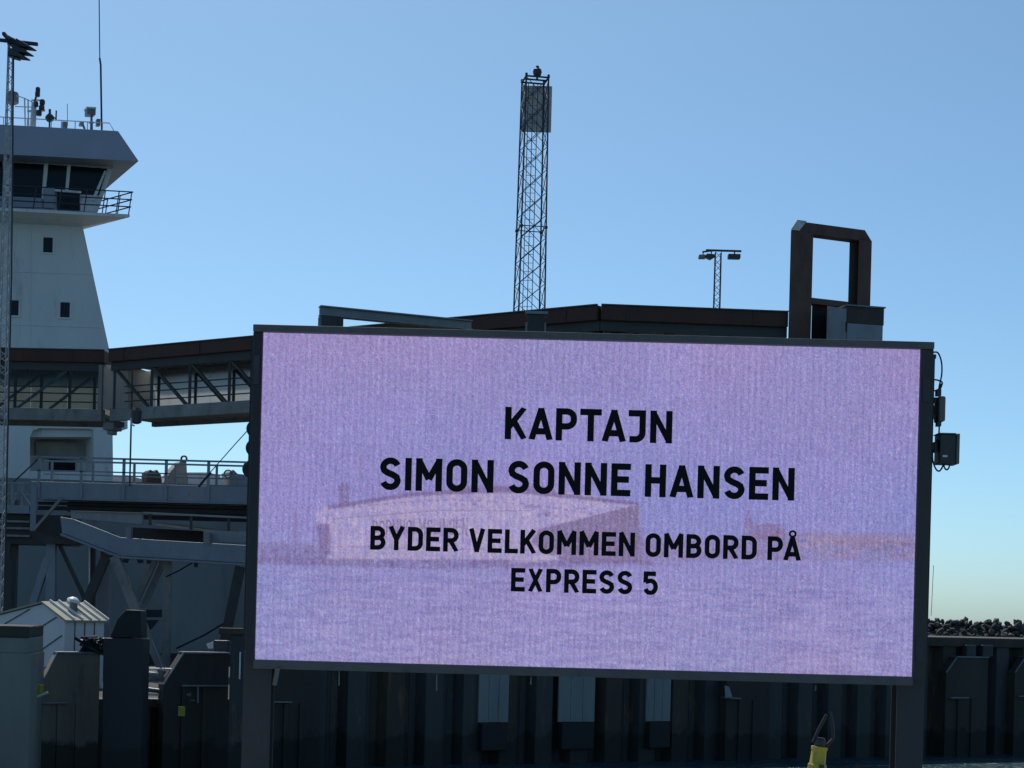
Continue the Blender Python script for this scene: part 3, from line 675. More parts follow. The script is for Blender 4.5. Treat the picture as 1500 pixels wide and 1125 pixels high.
# ------------------------------------------------------------------ the covered gangway
ZR = CAMZ + 10.68
wk = empty('covered_gangway', (2.77, 61.0, ZQ), 'covered passenger gangway with dark rusty roof running behind the screen', 'gangway')
def along(p, q):
    v = Vector((q[0] - p[0], q[1] - p[1], 0)); return Plane(p[0], p[1], math.atan2(v.y, v.x)), v.length
def gangway(p, q, bay, style, pw, e0=0.0):
    pl, L_ = along(p, q)
    W_ = 2.5
    mb = MB(); mb.box(pl, e0, L_, ZR - .52, ZR, -.22, W_ + .22); rf = mb.build('roof', M['rust_roof'], wk, bevel=0.03)
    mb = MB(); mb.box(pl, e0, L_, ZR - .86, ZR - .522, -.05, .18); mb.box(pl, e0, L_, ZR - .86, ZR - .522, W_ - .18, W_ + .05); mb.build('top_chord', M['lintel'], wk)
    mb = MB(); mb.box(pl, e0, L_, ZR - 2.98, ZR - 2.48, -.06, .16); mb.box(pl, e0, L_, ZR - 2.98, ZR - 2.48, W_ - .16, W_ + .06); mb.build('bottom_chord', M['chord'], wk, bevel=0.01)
    mb = MB(); mb.box(pl, e0, L_, ZR - 2.80, ZR - 2.66, .162, W_ - .162); mb.build('floor', M['chord'], wk)
    za, zb = ZR - 2.48, ZR - .86
    q = e0 + .9
    while q < L_:
        mb = MB(); mb.box(pl, q - .03, q + .03, ZR - .50, ZR - .01, -.245, -.2205); mb.build('roof_joint', M['rust_roof'], wk); q += 4.4
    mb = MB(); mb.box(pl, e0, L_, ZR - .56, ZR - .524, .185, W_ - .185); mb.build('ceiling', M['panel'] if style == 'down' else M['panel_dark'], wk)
    mb = MB(); mb.box(pl, e0, L_, ZR - .002, ZR + .035, -.27, -.17); mb.build('roof_sun_line', M['rail_grey'], wk)  # added light-coloured strip, paints the sunlit line along the roof edge
    nb = int(L_ / bay)
    for side, dd in ((0, .06), (1, W_ - .36)):
        for k in range(nb + 1):
            s_ = e0 + .15 + k * bay + (0.0 if side == 0 else .45)
            if s_ > L_: break
            mb = MB(); mb.bar(pl.P(s_, za, dd), pl.P(s_, zb, dd), .11); mb.build('truss_post', M['truss'], wk)
            if s_ + bay < L_:
                mb = MB()
                if style == 'down': mb.bar(pl.P(s_ + .1, zb, dd), pl.P(s_ + bay * .93, za, dd), .10)
                else: mb.bar(pl.P(s_ + .1, za, dd), pl.P(s_ + bay * .93, zb, dd), .10)
                mb.build('truss_diagonal', M['truss'] if style == 'down' else M['galv'], wk)
    for h in (.32, .68, .95):
        mb = MB(); mb.path([pl.P(e0, za + h, .22), pl.P(L_, za + h, .22)], .028); mb.build('handrail', M['truss'], wk)
    n = int((L_ - e0) / pw)
    for k in range(n):
        a = e0 - 1.3 * (style == 'down') + k * (L_ - e0 + 1.3 * (style == 'down')) / n; b = e0 - 1.3 * (style == 'down') + (k + 1) * (L_ - e0 + 1.3 * (style == 'down')) / n
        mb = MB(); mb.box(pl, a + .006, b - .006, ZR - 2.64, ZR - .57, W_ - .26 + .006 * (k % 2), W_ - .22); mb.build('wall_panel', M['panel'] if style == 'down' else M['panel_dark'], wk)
    return pl, L_
A0 = (at(-220, 500, 75.6).x, 75.6); A1 = (-17.45, 75.0); A2 = (2.77, 61.0); A3 = (9.25, 61.45)
gangway(A0, A1, 2.35, 'up', 1.2)
gangway(A1, A2, 2.2, 'down', 1.15, e0=.4)
gangway(A2, A3, 2.2, 'down', 1.15)
pl1, L1 = along(A0, A1)
# glass on the near side of the left part
n = 7
for k in range(n):
    a = k * L1 / n; b = (k + 1) * L1 / n
    mb = MB(); mb.box(pl1, a + .02, b - .02, ZR - 2.46, ZR - .87, -.03, -.012); o = mb.build('glass_pane', None, wk); 
    if 'glass' not in M:
        m = bpy.data.materials.new('gangway_glass'); m.use_nodes = True; nt = m.node_tree; b_ = nt.nodes['Principled BSDF']
        b_.inputs['Base Color'].default_value = (0.05, 0.06, 0.06, 1); b_.inputs['Roughness'].default_value = .06
        t_ = nt.nodes.new('ShaderNodeBsdfTransparent'); t_.inputs[0].default_value = (.8, .85, .83, 1); mx = nt.nodes.new('ShaderNodeMixShader'); mx.inputs[0].default_value = .15
        nt.links.new(t_.outputs[0], mx.inputs[1]); nt.links.new(b_.outputs[0], mx.inputs[2]); nt.links.new(mx.outputs[0], nt.nodes['Material Output'].inputs['Surface']); M['glass'] = m
    o.data.materials.append(M['glass'])
# the knee: corner post, dark bellows, bracket below
pk = Plane(-17.45, 75.0, R(-12))
mb = MB(); mb.box(pk, -.16, .0, ZR - 2.98, ZR - .63, -.30, -.1); mb.build('corner_post', M['chord'], wk)
mb = MB(); mb.box(pk, .02, 1.15, ZR - 2.46, ZR - .63, -.2, 2.4); mb.build('bellows', M['panel_dark'], wk)
mb = MB(); mb.box(pk, -.1, .42, ZR - 3.32, ZR - 2.99, .1, .9); mb.box(pk, .05, .3, ZR - 3.5, ZR - 3.321, .2, .7); mb.build('bearing_bracket', M['chord'], wk, bevel=.03)
mb = MB(); mb.box(pk, .5, .8, ZR - 3.2, ZR - 2.99, -.1, .3); mb.build('junction_box', M['lamp_body'], wk)
# columns down to the quay
for t, pq in ((.58, (A1, A2)), (.97, (A1, A2)), (.5, (A2, A3))):
    x = pq[0][0] + (pq[1][0] - pq[0][0]) * t; y = pq[0][1] + (pq[1][1] - pq[0][1]) * t
    for dd in (.25, 2.2):
        pl, _ = along(*pq); c = Vector((x, y, 0)) + pl.n * dd
        mb = MB(); mb.tube((c.x, c.y, ZQ - .33), (c.x, c.y, ZR - 2.99), .22, n=12); mb.build('column', M['dark_steel'], wk, smooth=True)

# pole with a lantern standing on the steel walkway
YB = 68.0
B = FRONT(YB)
pp = empty('lantern_pole', B.pt(190, 712, -.1), 'thin pole carrying a dark lantern beside the gangway knee', 'lamp pole')
mb = MB(); mb.tube(B.pt(190, 712, -.1), B.pt(194, 538, -.1), .035, n=8); mb.build('pole', M['mast_dark'], pp)
mb = MB(); mb.lathe(B.pt(199.5, 621, -.1), [(.10, 0), (.2, .06), (.22, .5), (.14, .62)], 10); mb.bar(B.pt(192, 606, -.1), B.pt(202, 606, -.1), .1); mb.build('lantern', M['lamp_body'], pp)
mb = MB(); mb.path([B.pt(192, 612, -.2), B.pt(193, 622, -.2), B.pt(197, 624, -.2)], .035); mb.build('lamp_arm', M['white_metal'], pp)

# ------------------------------------------------------------------ blue steel walkway with railing
bw = empty('steel_walkway', B.pt(200, 735, 0), 'blue grey steel walkway with open railing below the gangway', 'walkway')
qa, qb = B.sz(-200, 720)[0], B.sz(620, 720)[0]
q45 = B.sz(45, 720)[0]
z0, z1 = B.sz(200, 733)[1], B.sz(200, 709)[1]
zr = B.sz(200, 673)[1]
mb = MB(); mb.box(B, q45, qb, z0, z1, 0, .18); mb.build('edge_girder', M['blue_steel'], bw, bevel=.01)
mb = MB(); mb.box(B, q45, qb, z0, z1, 1.6, 1.78); mb.build('edge_girder', M['blue_steel'], bw, bevel=.01)
mb = MB(); mb.box(B, q45 + .05, qb, z0 + .05, z0 + .14, .182, 1.598); mb.build('deck_plate', M['dark_steel'], bw)
mb = MB(); mb.box(B, q45, qb, z0 - .05, z0 - .002, -.06, .24); mb.build('bottom_flange', M['blue_steel'], bw)
for px_ in range(-5, 640, 62):
    if px_ < 45: continue
    q = B.sz(px_, 720)[0]
    mb = MB(); mb.box(B, q - .055, q + .055, z0 + .01, zr, -.07, -.004); mb.build('railing_post', M['blue_steel'], bw)
    mb = MB(); mb.box(B, q - .045, q + .045, z0 + .1, zr, 1.79, 1.87); mb.build('railing_post', M['blue_steel'], bw)
for f in (1.0, .45):
    for dd in (-.04, 1.83):
        z = z1 + (zr - z1) * f
        mb = MB(); mb.bar(B.P(q45, z, dd), B.P(qb, z, dd), .06, .07 if f == 1 else .05); mb.build('handrail', M['blue_steel'], bw)
# left end: a lower landing frame and the drop post with its brace
mb = MB(); mb.box(B, qa, q45 - .02, B.sz(20, 752)[1], B.sz(20, 740)[1], -.1, 1.7); mb.build('end_girder', M['blue_steel'], bw)
for y in (706, 722):
    mb = MB(); mb.box(B, qa, q45 - .02, B.sz(20, y + 2)[1], B.sz(20, y)[1], -.06, 0); mb.build('end_rail', M['blue_steel'], bw)
for x in (2, 18, 33):
    mb = MB(); mb.bar(B.pt(x, 706), B.pt(x - 1, 741), .07); mb.build('end_post', M['blue_steel'], bw)
mb = MB(); mb.bar(B.pt(18, 741, -.1), B.pt(30, 708, -.1), .05); mb.bar(B.pt(30, 718, -.1), B.pt(45, 741, -.1), .05); mb.build('end_brace', M['blue_steel'], bw)
mb = MB(); mb.path([B.pt(20, 706), B.pt(48, 680), B.pt(56, 672)], .03); mb.build('sloping_rail', M['mast_dark'], bw)
mb = MB(); mb.pbox(B, 44.5, 712, 53, 778, -.12, -.07); mb.build('drop_post', M['blue_steel'], bw)
mb = MB(); mb.bar(B.pt(50, 776, -.2), B.pt(90, 730, -.2), .16, .1); mb.build('knee_brace', M['chord'], bw)
# legs that carry the walkway and the pipes hung below it
for y, r_ in ((739, .07), (746, .09)):
    mb = MB(); mb.path([B.pt(56, y - 2, .5), B.pt(620, y + 10, .5)], r_); mb.build('pipe', M['dark_steel'], bw, smooth=True)
mb = MB(); mb.box(B, B.sz(92, 740)[0], qb, B.sz(200, 750)[1], B.sz(200, 735.5)[1], .7, 1.5); mb.build('cable_tray', M['dark_steel'], bw)
for px_ in (12, 470, 600):
    q = B.sz(px_, 800)[0]
    mb = MB(); mb.box(B, q - .15, q + .15, (ZL if px_ < 372 else ZQ - .31), z0 - .06, .6, .9); mb.build('leg', M['dark_steel'], bw)
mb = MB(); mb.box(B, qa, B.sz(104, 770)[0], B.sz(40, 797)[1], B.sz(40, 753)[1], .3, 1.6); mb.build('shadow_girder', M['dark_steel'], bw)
for y in (762, 772, 783):
    mb = MB(); mb.box(B, qa, B.sz(42, y)[0], B.sz(20, y + 3)[1], B.sz(20, y)[1], .1, .3); mb.build('stringer', M['chord'], bw)

# ------------------------------------------------------------------ link span: bent girder, deck and trestle
YR = 65.5
K = FRONT(YR)
ls = empty('link_span', K.pt(200, 985, 0), 'bent blue grey ramp girder on a braced steel trestle', 'ramp')
mb = MB(); mb.poly(K, [(88, 757), (106, 760), (176, 787), (230, 791), (640, 815), (640, 842), (176, 814), (91, 781)], 0, .5); mb.build('bent_girder', M['blue_steel'], ls, bevel=.02)
mb = MB(); mb.poly(K, [(88, 781.5), (91, 781.6), (176, 814.6), (640, 842.6), (640, 845), (175, 817.4), (89, 784.5)], -.12, .62); mb.build('girder_flange', M['blue_steel'], ls)
mb = MB(); mb.poly(K, [(104, 749), (208, 752), (208, 768), (104, 759)], .9, 1.2); mb.build('side_girder', M['plate_grey'], ls)
mb = MB(); mb.poly(K, [(103, 747.6), (209, 750.6), (209, 752), (103, 749)], .8, 1.35); mb.build('side_girder_top', M['planks'], ls)
mb = MB(); mb.poly(K, [(298, 776), (640, 792), (640, 806), (298, 793)], .55, .8); mb.build('side_girder', M['plate_grey'], ls)
# ramp deck with planks across, rising away
for k in range(16):
    a = 0.9 + k * .3
    x0_, x1_ = K.sz(209, 765)[0], K.sz(640, 765)[0]
    sl = lambda q: K.sz(209, 764)[1] - (q - x0_) * .095 + (a - .9) * .045
    mb = MB(); mb.hexa([K.P(x0_, sl(x0_) - .06, a), K.P(x1_, sl(x1_) - .06, a), K.P(x1_, sl(x1_) - .06, a + .285), K.P(x0_, sl(x0_) - .06, a + .285)],
                       [K.P(x0_, sl(x0_), a), K.P(x1_, sl(x1_), a), K.P(x1_, sl(x1_) + .004, a + .285), K.P(x0_, sl(x0_) + .004, a + .285)])
    mb.build('deck_plank', M['planks'], ls)
for x in (220, 280, 335):
    mb = MB(); mb.bar(K.pt(x, 752 + (x - 210) * .06, .85), K.pt(x, 768 + (x - 210) * .11, .85), .09); mb.build('ramp_rail_post', M['dark_steel'], ls)
mb = MB(); mb.bar(K.pt(210, 751, .85), K.pt(640, 772, .85), .07); mb.build('ramp_rail', M['plate_grey'], ls)
mb = MB(); mb.poly(K, [(186, 772), (296, 778), (296, 796), (186, 789)], 2.5, 2.8); mb.poly(K, [(110, 752), (640, 764), (640, 772), (110, 758)], 5.9, 6.1); mb.build('far_girder', M['dark_steel'], ls)
mb = MB(); mb.pbox(K, 184, 772, 192, 788, .2, .5); mb.build('bearing', M['chord'], ls); mb = MB(); mb.pbox(K, 298, 780, 307, 798, -.05, .5); mb.build('bearing', M['chord'], ls)
# trestle
def leg(x0, y0, x1, y1, w_, d, m='dark_steel', name='trestle_brace', par=ls, pl=K):
    mb = MB(); mb.bar(pl.pt(x0, y0, d), pl.pt(x1, y1, d), w_); return mb.build(name, M[m], par)
zf = lambda d: ZL
leg(76, 792, 73.5, 985, .34, 1.2, 'blue_steel', 'trestle_column'); leg(71, 815, 45, 895, .26, 1.15, 'blue_steel'); leg(85, 793, 128, 885, .14, 1.3)
leg(157, 812, 124, 890, .32, .35); leg(168, 815, 214, 930, .34, .1, 'chord'); leg(214, 925, 242, 992, .30, .1, 'chord')
leg(228, 820, 197, 885, .2, 1.6, 'chord'); leg(240, 822, 212, 885, .2, 1.9, 'chord'); leg(246, 820, 243, 985, .28, .9, 'chord', 'trestle_column')
leg(12, 795, 9, 990, .22, 1.6, 'dark_steel', 'trestle_column'); leg(352, 830, 320, 985, .34, .3); leg(136, 800, 135, 985, .2, 2.0, 'dark_steel', 'trestle_column')
mb = MB(); mb.pbox(K, 62, 786, 132, 797, .8, 1.6); mb.build('trestle_cap', M['dark_steel'], ls)
mb = MB(); mb.pbox(K, 205, 886, 240, 891, .95, 1.3); mb.build('trestle_tie', M['chord'], ls)
mb = MB(); mb.path([K.pt(243, 845, .4), K.pt(262, 836, .4), K.pt(286, 822, .4)], .03); mb.tube(K.pt(287, 820, .4), K.pt(287, 831, .4), .08); mb.build('hung_cable', M['cable'], ls)
mb = MB(); mb.path([K.pt(258, 950, .6), K.pt(300, 930, .6), K.pt(330, 912, .6)], .04); mb.build('stay_cable', M['cable'], ls)
mb = MB(); mb.bar(K.pt(131, 800, 1.4), K.pt(131, 857, 1.4), .05, .05); mb.build('bright_strip', M['white_metal'], ls)
mb = MB(); mb.bar(K.pt(162, 822, 2.0), K.pt(159.5, 915, 2.0), .09, .05); mb.build('bright_strip', M['plate_grey'], ls)
# column of cladding left of the middle brace
mb = MB(); mb.poly(K, [(141, 850), (161, 818), (159, 985), (140, 985)], 3.0, 3.3); mb.build('clad_wall', M['plate_grey'], ls)

# tyres strung one above the other behind the left screen post, on a dark pile
TY = FRONT(50.5)
tp = empty('mooring_pile', TY.pt(346, 1120, 0), 'dark square steel mooring pile beside the left screen post', 'mooring pile')
zlow = -1.0
q0, q1 = TY.sz(336, 1000)[0], TY.sz(357, 1000)[0]
mb = MB(); mb.box(TY, q0, q1, zlow, TY.sz(346, 930)[1], 0, .42); mb.build('pile_shaft', M['pile_navy'], tp, bevel=.02)
mb = MB(); mb.pbox(TY, 320, 920, 357, 929.5, -.06, .5); mb.build('pile_cap', M['rust_brown'], tp, bevel=.02)
mb = MB(); mb.bar(TY.pt(352, 955, -.05), TY.pt(351, 995, -.05), .04); mb.build('hand_bar', M['white_metal'], tp)
tb = empty('tyre_post', TY.pt(372, 925, .2), 'dark post hidden behind the screen edge that the tyres hang on', 'post')
mb = MB(); mb.bar(TY.pt(381, 602, .5), TY.pt(372, 1040, .5), .16); mb.build('shaft', M['dark_steel'], tb)
for k, (x, y, r_, mn, lab) in enumerate(((374.5, 628, .27, 'rubber', 'top of three dark tyres hung behind the left edge of the screen'), (373, 656, .26, 'rubber', 'middle of three tyres hung behind the left edge of the screen'), (368, 687, .26, 'tyre_brown', 'lowest brownish tyre hung behind the left edge of the screen'))):
    r = empty('tyre', TY.pt(x, y, .15), lab, 'tyre', 'tyres behind the screen edge')
    c = TY.pt(x, y, .15)
    mb = MB(); mb.torus(c, r_ * .68, r_ * .32, (0, 1, 0.0), 24, 10); mb.build('tread', M[mn], r, smooth=True)
    mb = MB(); mb.lathe(c + Vector((0, -.03, 0)), [(r_ * .45, 0), (r_ * .45, .06)], 16, (0, 1, 0)); mb.build('wheel_disc', M['dark_steel'], r)
# mooring line up from the fore deck
mb = MB(); mb.path([at(292, 712, 66), at(307, 693, 66), at(345, 650, 66), at(385, 606, 66)], .02); rp = mb.build('mooring_line', M['rope'])
tag(rp, 'thin mooring line slanting up towards the tyres', 'rope')
mb = MB(); mb.path([at(291, 713, 65.8), at(300, 702, 65.8), at(309, 692, 65.8)], .045, 8); rp2 = mb.build('rope_clamp', M['cable'], rp)

# ------------------------------------------------------------------ pale cabin with pitched roof
cabA = at(95, 910, 55.5)        # near eave corner
cx, cy = cabA.x, cabA.y
gd = Vector((-.86, .5, 0)).normalized(); rd = Vector((.62, .78, 0)).normalized()
rd = Vector((0.5, .86, 0)).normalized()
zE = cabA.z; zB = ZL + .004
gw = 3.4; ln = 1.75; rise = .52; apx = .95
cab = empty('cabin', (cx, cy, zB), 'pale metal clad cabin with pitched roof at the lower left', 'cabin')
def cp_(a, b, z): return Vector((cx, cy, 0)) + gd * a + rd * b + Vector((0, 0, z))
mb = MB(); mb.prism([cp_(0, 0, zB), cp_(gw, 0, zB), cp_(gw, 0, zE), cp_(apx, 0, zE + rise), cp_(0, 0, zE)], rd * ln); mb.build('wall', M['cabin'], cab)
# roof slopes in sheets with standing seams
ns = 5
for k in range(ns):
    b0 = -.08 + (ln + .16) * k / ns; b1 = -.08 + (ln + .16) * (k + 1) / ns - .03
    mb = MB(); mb.hexa([cp_(-.12, b0, zE - .02), cp_(-.12, b1, zE - .02), cp_(apx, b1, zE + rise + .03), cp_(apx, b0, zE + rise + .03)],
                       [cp_(-.12, b0, zE + .04), cp_(-.12, b1, zE + .04), cp_(apx, b1, zE + rise + .09), cp_(apx, b0, zE + rise + .09)]); mb.build('roof_sheet', M['cabin_roof'], cab)
    mb = MB(); mb.bar(cp_(-.13, b1 + .015, zE + .07), cp_(apx, b1 + .015, zE + rise + .12), .04, .08); mb.build('roof_seam', M['white_metal'], cab)
mb = MB(); mb.hexa([cp_(apx + .005, -.08, zE + rise + .03), cp_(apx + .005, ln + .08, zE + rise + .03), cp_(gw + .1, ln + .08, zE), cp_(gw + .1, -.08, zE)],
                   [cp_(apx + .005, -.08, zE + rise + .09), cp_(apx + .005, ln + .08, zE + rise + .09), cp_(gw + .1, ln + .08, zE + .06), cp_(gw + .1, -.08, zE + .06)]); mb.build('roof_slope', M['cabin_roof'], cab)
for k in range(1, 4):
    mb = MB(); mb.bar(cp_(-.012, ln * k / 4, zB + .02), cp_(-.012, ln * k / 4, zE - .03), .03); mb.build('wall_seam', M['seam'], cab)
for (a0_, z0_, a1_, z1_) in ((2.6, -.15, 1.5, .35), (2.1, -.75, .35, .12), (1.9, -1.45, .1, -.45), (1.9, -2.1, .1, -1.1)):
    mb = MB(); mb.bar(cp_(a0_, -.012, zE + min(z0_, .1)), cp_(a1_, -.012, zE + min(z1_, .42)), .03); mb.build('diagonal_seam', M['seam'], cab)
c = cp_(.5, ln * .5, zE + rise * .6)
mb = MB(); mb.tube(c, c + Vector((0, 0, .32)), .13, n=12); vt = mb.build('roof_vent', M['galv'], cab, smooth=True)
mb = MB(); mb.lathe(c + Vector((0, 0, .32)), [(.22, 0), (.2, .05), (.08, .13)], 14, (.35, -.1, .9)); mb.build('vent_cowl', M['white_metal'], vt, smooth=True)

# concrete block cut by the left edge
D = Plane(at(45, 1000, 46.5).x, 46.5, R(8))
db = empty('concrete_dolphin', D.P(-1, 0, .5), 'grey concrete dolphin block cut off by the left edge', 'dolphin')
mb = MB(); mb.box(D, -3.4, -.02, -1, D.sz(30, 957)[1], 0, 3); mb.build('lower_block', M['concrete_brown'], db, bevel=.03)
mb = MB(); mb.box(D, -3.38, -.06, D.sz(30, 957)[1], D.sz(30, 934)[1], .02, 3); mb.build('upper_block', M['concrete_brown'], db, bevel=.03)
mb = MB(); mb.box(D, -3.5, -.07, D.sz(30, 934)[1], D.sz(30, 917)[1], -.03, 3.05); mb.build('rubber_top', M['fender_dark'], db, bevel=.03)

# navy dolphin pile with a dark cap
NP = FRONT(48.6)
nv = empty('fender_pile', NP.pt(178, 1100, 0), 'dark navy box pile with a chamfered black cap beside the brown fender', 'fender pile')
mb = MB(); mb.pbox(NP, 151, 935, 208, 1010, 0, 1.0)
lo, hi = mb.bbox(); mb = MB(); mb.box(NP, lo[0], hi[0], -1.0, hi[2], 0, 1.0); mb.build('pile_body', M['pile_black'], nv, bevel=.03)
mb = MB(); mb.poly(NP, [(160, 934.5), (172, 906), (184, 893), (206, 894), (207, 934.5)], .1, .9); mb.build('cap', M['rubber'], nv, bevel=.03)
# tangle of rope and chain by the pile
mb = MB()
cc = Q.pt(130, 953, -.3)
for k in range(9):
    pts = [cc + Vector((random.uniform(-.4, .5), random.uniform(-.3, .3), random.uniform(-.1, .38))) for _ in range(7)]
    mb.path(pts, .045, 6)
rt = mb.build('rope_heap', M['cable'], None); tag(rt, 'black tangled heap of rope in front of the cabin', 'rope')

# small rail stand with pipes and yellow marks between fender and pile
RL = FRONT(51.5)
rs = empty('rail_stand', RL.pt(240, 1030, 0), 'small steel rail stand with bright pipe between the two fender panels', 'rail stand')
for (a, b_, r_, m_) in (((210, 979.5), (240, 980), .03, 'white_metal'), ((241, 980), (268, 981), .03, 'white_metal'), ((210, 985), (228, 986), .03, 'white_metal'), ((208, 1009), (280, 1018), .07, 'galv'), ((208, 1017), (236, 1018), .03, 'white_metal'), ((214, 1024), (286, 1026), .02, 'galv')):
    mb = MB(); mb.tube(RL.pt(*a, -.2), RL.pt(*b_, -.2), r_, n=10); mb.build('pipe' if r_ > .05 else 'rail', M[m_], rs, smooth=True)
for (a, b_, w_) in (((239, 982), (232, 1030), .06), ((222, 940), (236, 976), .05), ((268, 981), (268, 1028), .05), ((212, 980), (212, 1030), .05), ((290, 1003), (290, 1030), .05)):
    mb = MB(); mb.bar(RL.pt(*a, -.15), RL.pt(*b_, -.15), w_); mb.build('upright', M['galv'], rs)
mb = MB(); mb.pbox(RL, 249, 982, 258, 1006, 0, .25); mb.build('yellow_plate', M['yellow'], rs)
mb = MB(); mb.pbox(RL, 240, 983, 248, 1006, .02, .25); mb.build('brown_plate', M['rust_brown'], rs)
mb = MB(); mb.pbox(RL, 261, 1035, 271, 1049, -1.25, -1.21); o = mb.build('yellow_sign', M['yellow'], None); tag(o, 'small square yellow marker on the dark wall left of the screen', 'marker')
mb = MB(); mb.pbox(FRONT(47.8), 48.5, 1003, 60, 1019, .4, .7); o = mb.build('yellow_box', M['yellow'], None, bevel=.02); tag(o, 'small yellow box in the gap beside the concrete block', 'box')
mb = MB(); mb.tube(FRONT(47.8).pt(49, 1023, .3), FRONT(47.8).pt(70, 1014, .3), .035); o = mb.build('bright_bar', M['white_metal'], None); tag(o, 'short bright metal bar leaning below the yellow box', 'bar')
# lamp and box next to the pile
fl = empty('flood_lamp', at(316, 956, 52.2), 'small flood lamp with bright face on top of the dark fender panel', 'lamp')
mb = MB(); mb.pbox(FRONT(52.2), 313, 938, 334, 956, 0, .4); mb.build('lamp_housing', M['lamp_body'], fl, bevel=.03)
mb = MB(); mb.poly(FRONT(52.2), [(302, 943), (312.5, 939), (312.5, 950), (305, 950)], .02, .35); mb.build('lamp_glass', M['white_metal'], fl)

# ------------------------------------------------------------------ lattice masts
def lattice(root, c0, c1, w0, w1, npan, rl, rb, mat, ang=0.0, dx=1.0, cross=False):
    """square mast from c0 to c1; legs, then one bracing part for each face"""
    ca, sa = math.cos(ang), math.sin(ang)
    def corner(t, i):
        w_ = (w0 + (w1 - w0) * t) / 2
        sx, sy = ((-1, -1), (1, -1), (1, 1), (-1, 1))[i]
        c = c0.lerp(c1, t)
        return c + Vector((ca * sx * w_ - sa * sy * w_ * dx, sa * sx * w_ + ca * sy * w_ * dx, 0))
    for i in range(4):
        mb = MB(); mb.tube(corner(0, i), corner(1, i), rl, n=8); mb.build('leg', mat, root)
    for i in range(4):
        mb = MB(); j = (i + 1) % 4
        for k in range(npan):
            t0, t1 = k / npan, (k + 1) / npan
            tm = (t0 + t1) / 2
            mb.tube(corner(t0, i), corner(tm, j), rb, n=5); mb.tube(corner(tm, j), corner(t1, i), rb, n=5)
            if cross: mb.tube(corner(t0, j), corner(tm, i), rb, n=5); mb.tube(corner(tm, i), corner(t1, j), rb, n=5)
        mb.build('lattice_bracing', mat, root)
    return corner
# left lighting mast
YM = 60.0
c0 = at(4, 940, YM); c0.z = ZL
c1 = at(16.2, 66, YM); c0.x = c1.x - .0
lmst = empty('lighting_mast', (c0.x, c0.y, ZL), 'tall slim lattice lighting mast at the left edge in front of the bridge', 'lighting mast')
lattice(lmst, c0, c1, .42, .15, 46, .022, .010, M['mast_pale'])
mb = MB(); mb.path([c0 + Vector((.34, -.26, .1)), at(17, 400, YM - .2), c1 + Vector((.12, -.12, .2))], .026, 8); mb.build('supply_cable', M['cable'], lmst)
mb = MB(); mb.bar(c1 + Vector((-1.1, 0, .22)), c1 + Vector((.9, 0, .05)), .12, .10); mb.bar(c1 + Vector((0, -.9, .1)), c1 + Vector((0, .9, .1)), .1); mb.build('head_frame', M['mast_dark'], lmst)
def floodlight(par, p, dirv, w_=.5, h_=.14, l_=.55):
    d = Vector(dirv).normalized(); x = d.cross(Vector((0, 0, 1))).normalized(); u = x.cross(d)
    a = p - d * l_ / 2; b = p + d * l_ / 2
    mb = MB(); mb.hexa([a - x * w_ / 2 - u * h_ / 2, a + x * w_ / 2 - u * h_ / 2, a + x * w_ / 2 + u * h_ / 2, a - x * w_ / 2 + u * h_ / 2],
                       [b - x * w_ * .42 - u * .02, b + x * w_ * .42 - u * .02, b + x * w_ * .42 + u * .02, b - x * w_ * .42 + u * .02])
    fo = mb.build('floodlight', M['lamp_body'], par, bevel=.015)
    mb = MB(); mb.hexa([a - x * w_ * .3 - u * (h_ / 2 + .03), a + x * w_ * .3 - u * (h_ / 2 + .03), a + x * w_ * .3 - u * (h_ / 2 + .002), a - x * w_ * .3 - u * (h_ / 2 + .002)],
                       [p - x * w_ * .3 - u * (h_ * .45 + .02), p + x * w_ * .3 - u * (h_ * .45 + .02), p + x * w_ * .3 - u * (h_ * .45 - .01), p - x * w_ * .3 - u * (h_ * .45 - .01)]); mb.build('lamp_glass', M['galv'], fo)
    return fo
for (x, y) in ((38, 68), (34, 76), (29, 82), (27, 64)):
    floodlight(lmst, at(x, y, YM), (.9, -.2, -.32), .5, .26, .62)
mb = MB(); mb.bar(at(17, 64, YM), at(32, 68, YM), .1); mb.bar(at(21, 60, YM), at(22, 84, YM), .08); mb.build('lamp_bracket', M['mast_dark'], lmst)

# leading light tower with daymark board
YT = 112.0
tc1 = at(784, 118, YT); tc0 = at(776, 455, YT); base = Vector((tc1.x, YT, ZQ - .3))
k_ = (tc1.z - base.z) / (tc1.z - tc0.z)
w_top = 1.42; w_at = 1.66; w_b = w_top + (w_at - w_top) * k_
lt = empty('leading_light_tower', base, 'tall lattice light tower with square dark board near the top', 'light tower')
cor = lattice(lt, base, tc1, w_b, w_top, 12, .052, .024, M['mast_dark'], ang=R(11), cross=True)
T_ = FRONT(YT)
def tz(py): return T_.sz(780, py)[1]
# ladder up the middle
mb = MB(); xc = tc1.x - .12
for dx_ in (-.29, 0, .29):
    mb.tube((xc + dx_ - .02, YT - .35, base.z), (xc + dx_, YT - .35, tc1.z - .3), .027, n=5)
zz = base.z + .3
while zz < tc1.z - .4:
    mb.tube((xc - .3, YT - .35, zz), (xc + .28, YT - .35, zz), .018, n=4); zz += .55
mb.build('ladder', M['mast_dark'], lt)
mb = MB(); zz = tz(335)
for i in range(4):
    t = (zz - base.z) / (tc1.z - base.z); mb.bar(cor(t, i), cor(t, (i + 1) % 4), .06, .05)
    mb.lathe(cor(t, i) + Vector((0, 0, -.1)), [(.10, 0), (.10, .14)], 8)
mb.build('flange_ring', M['mast_dark'], lt)
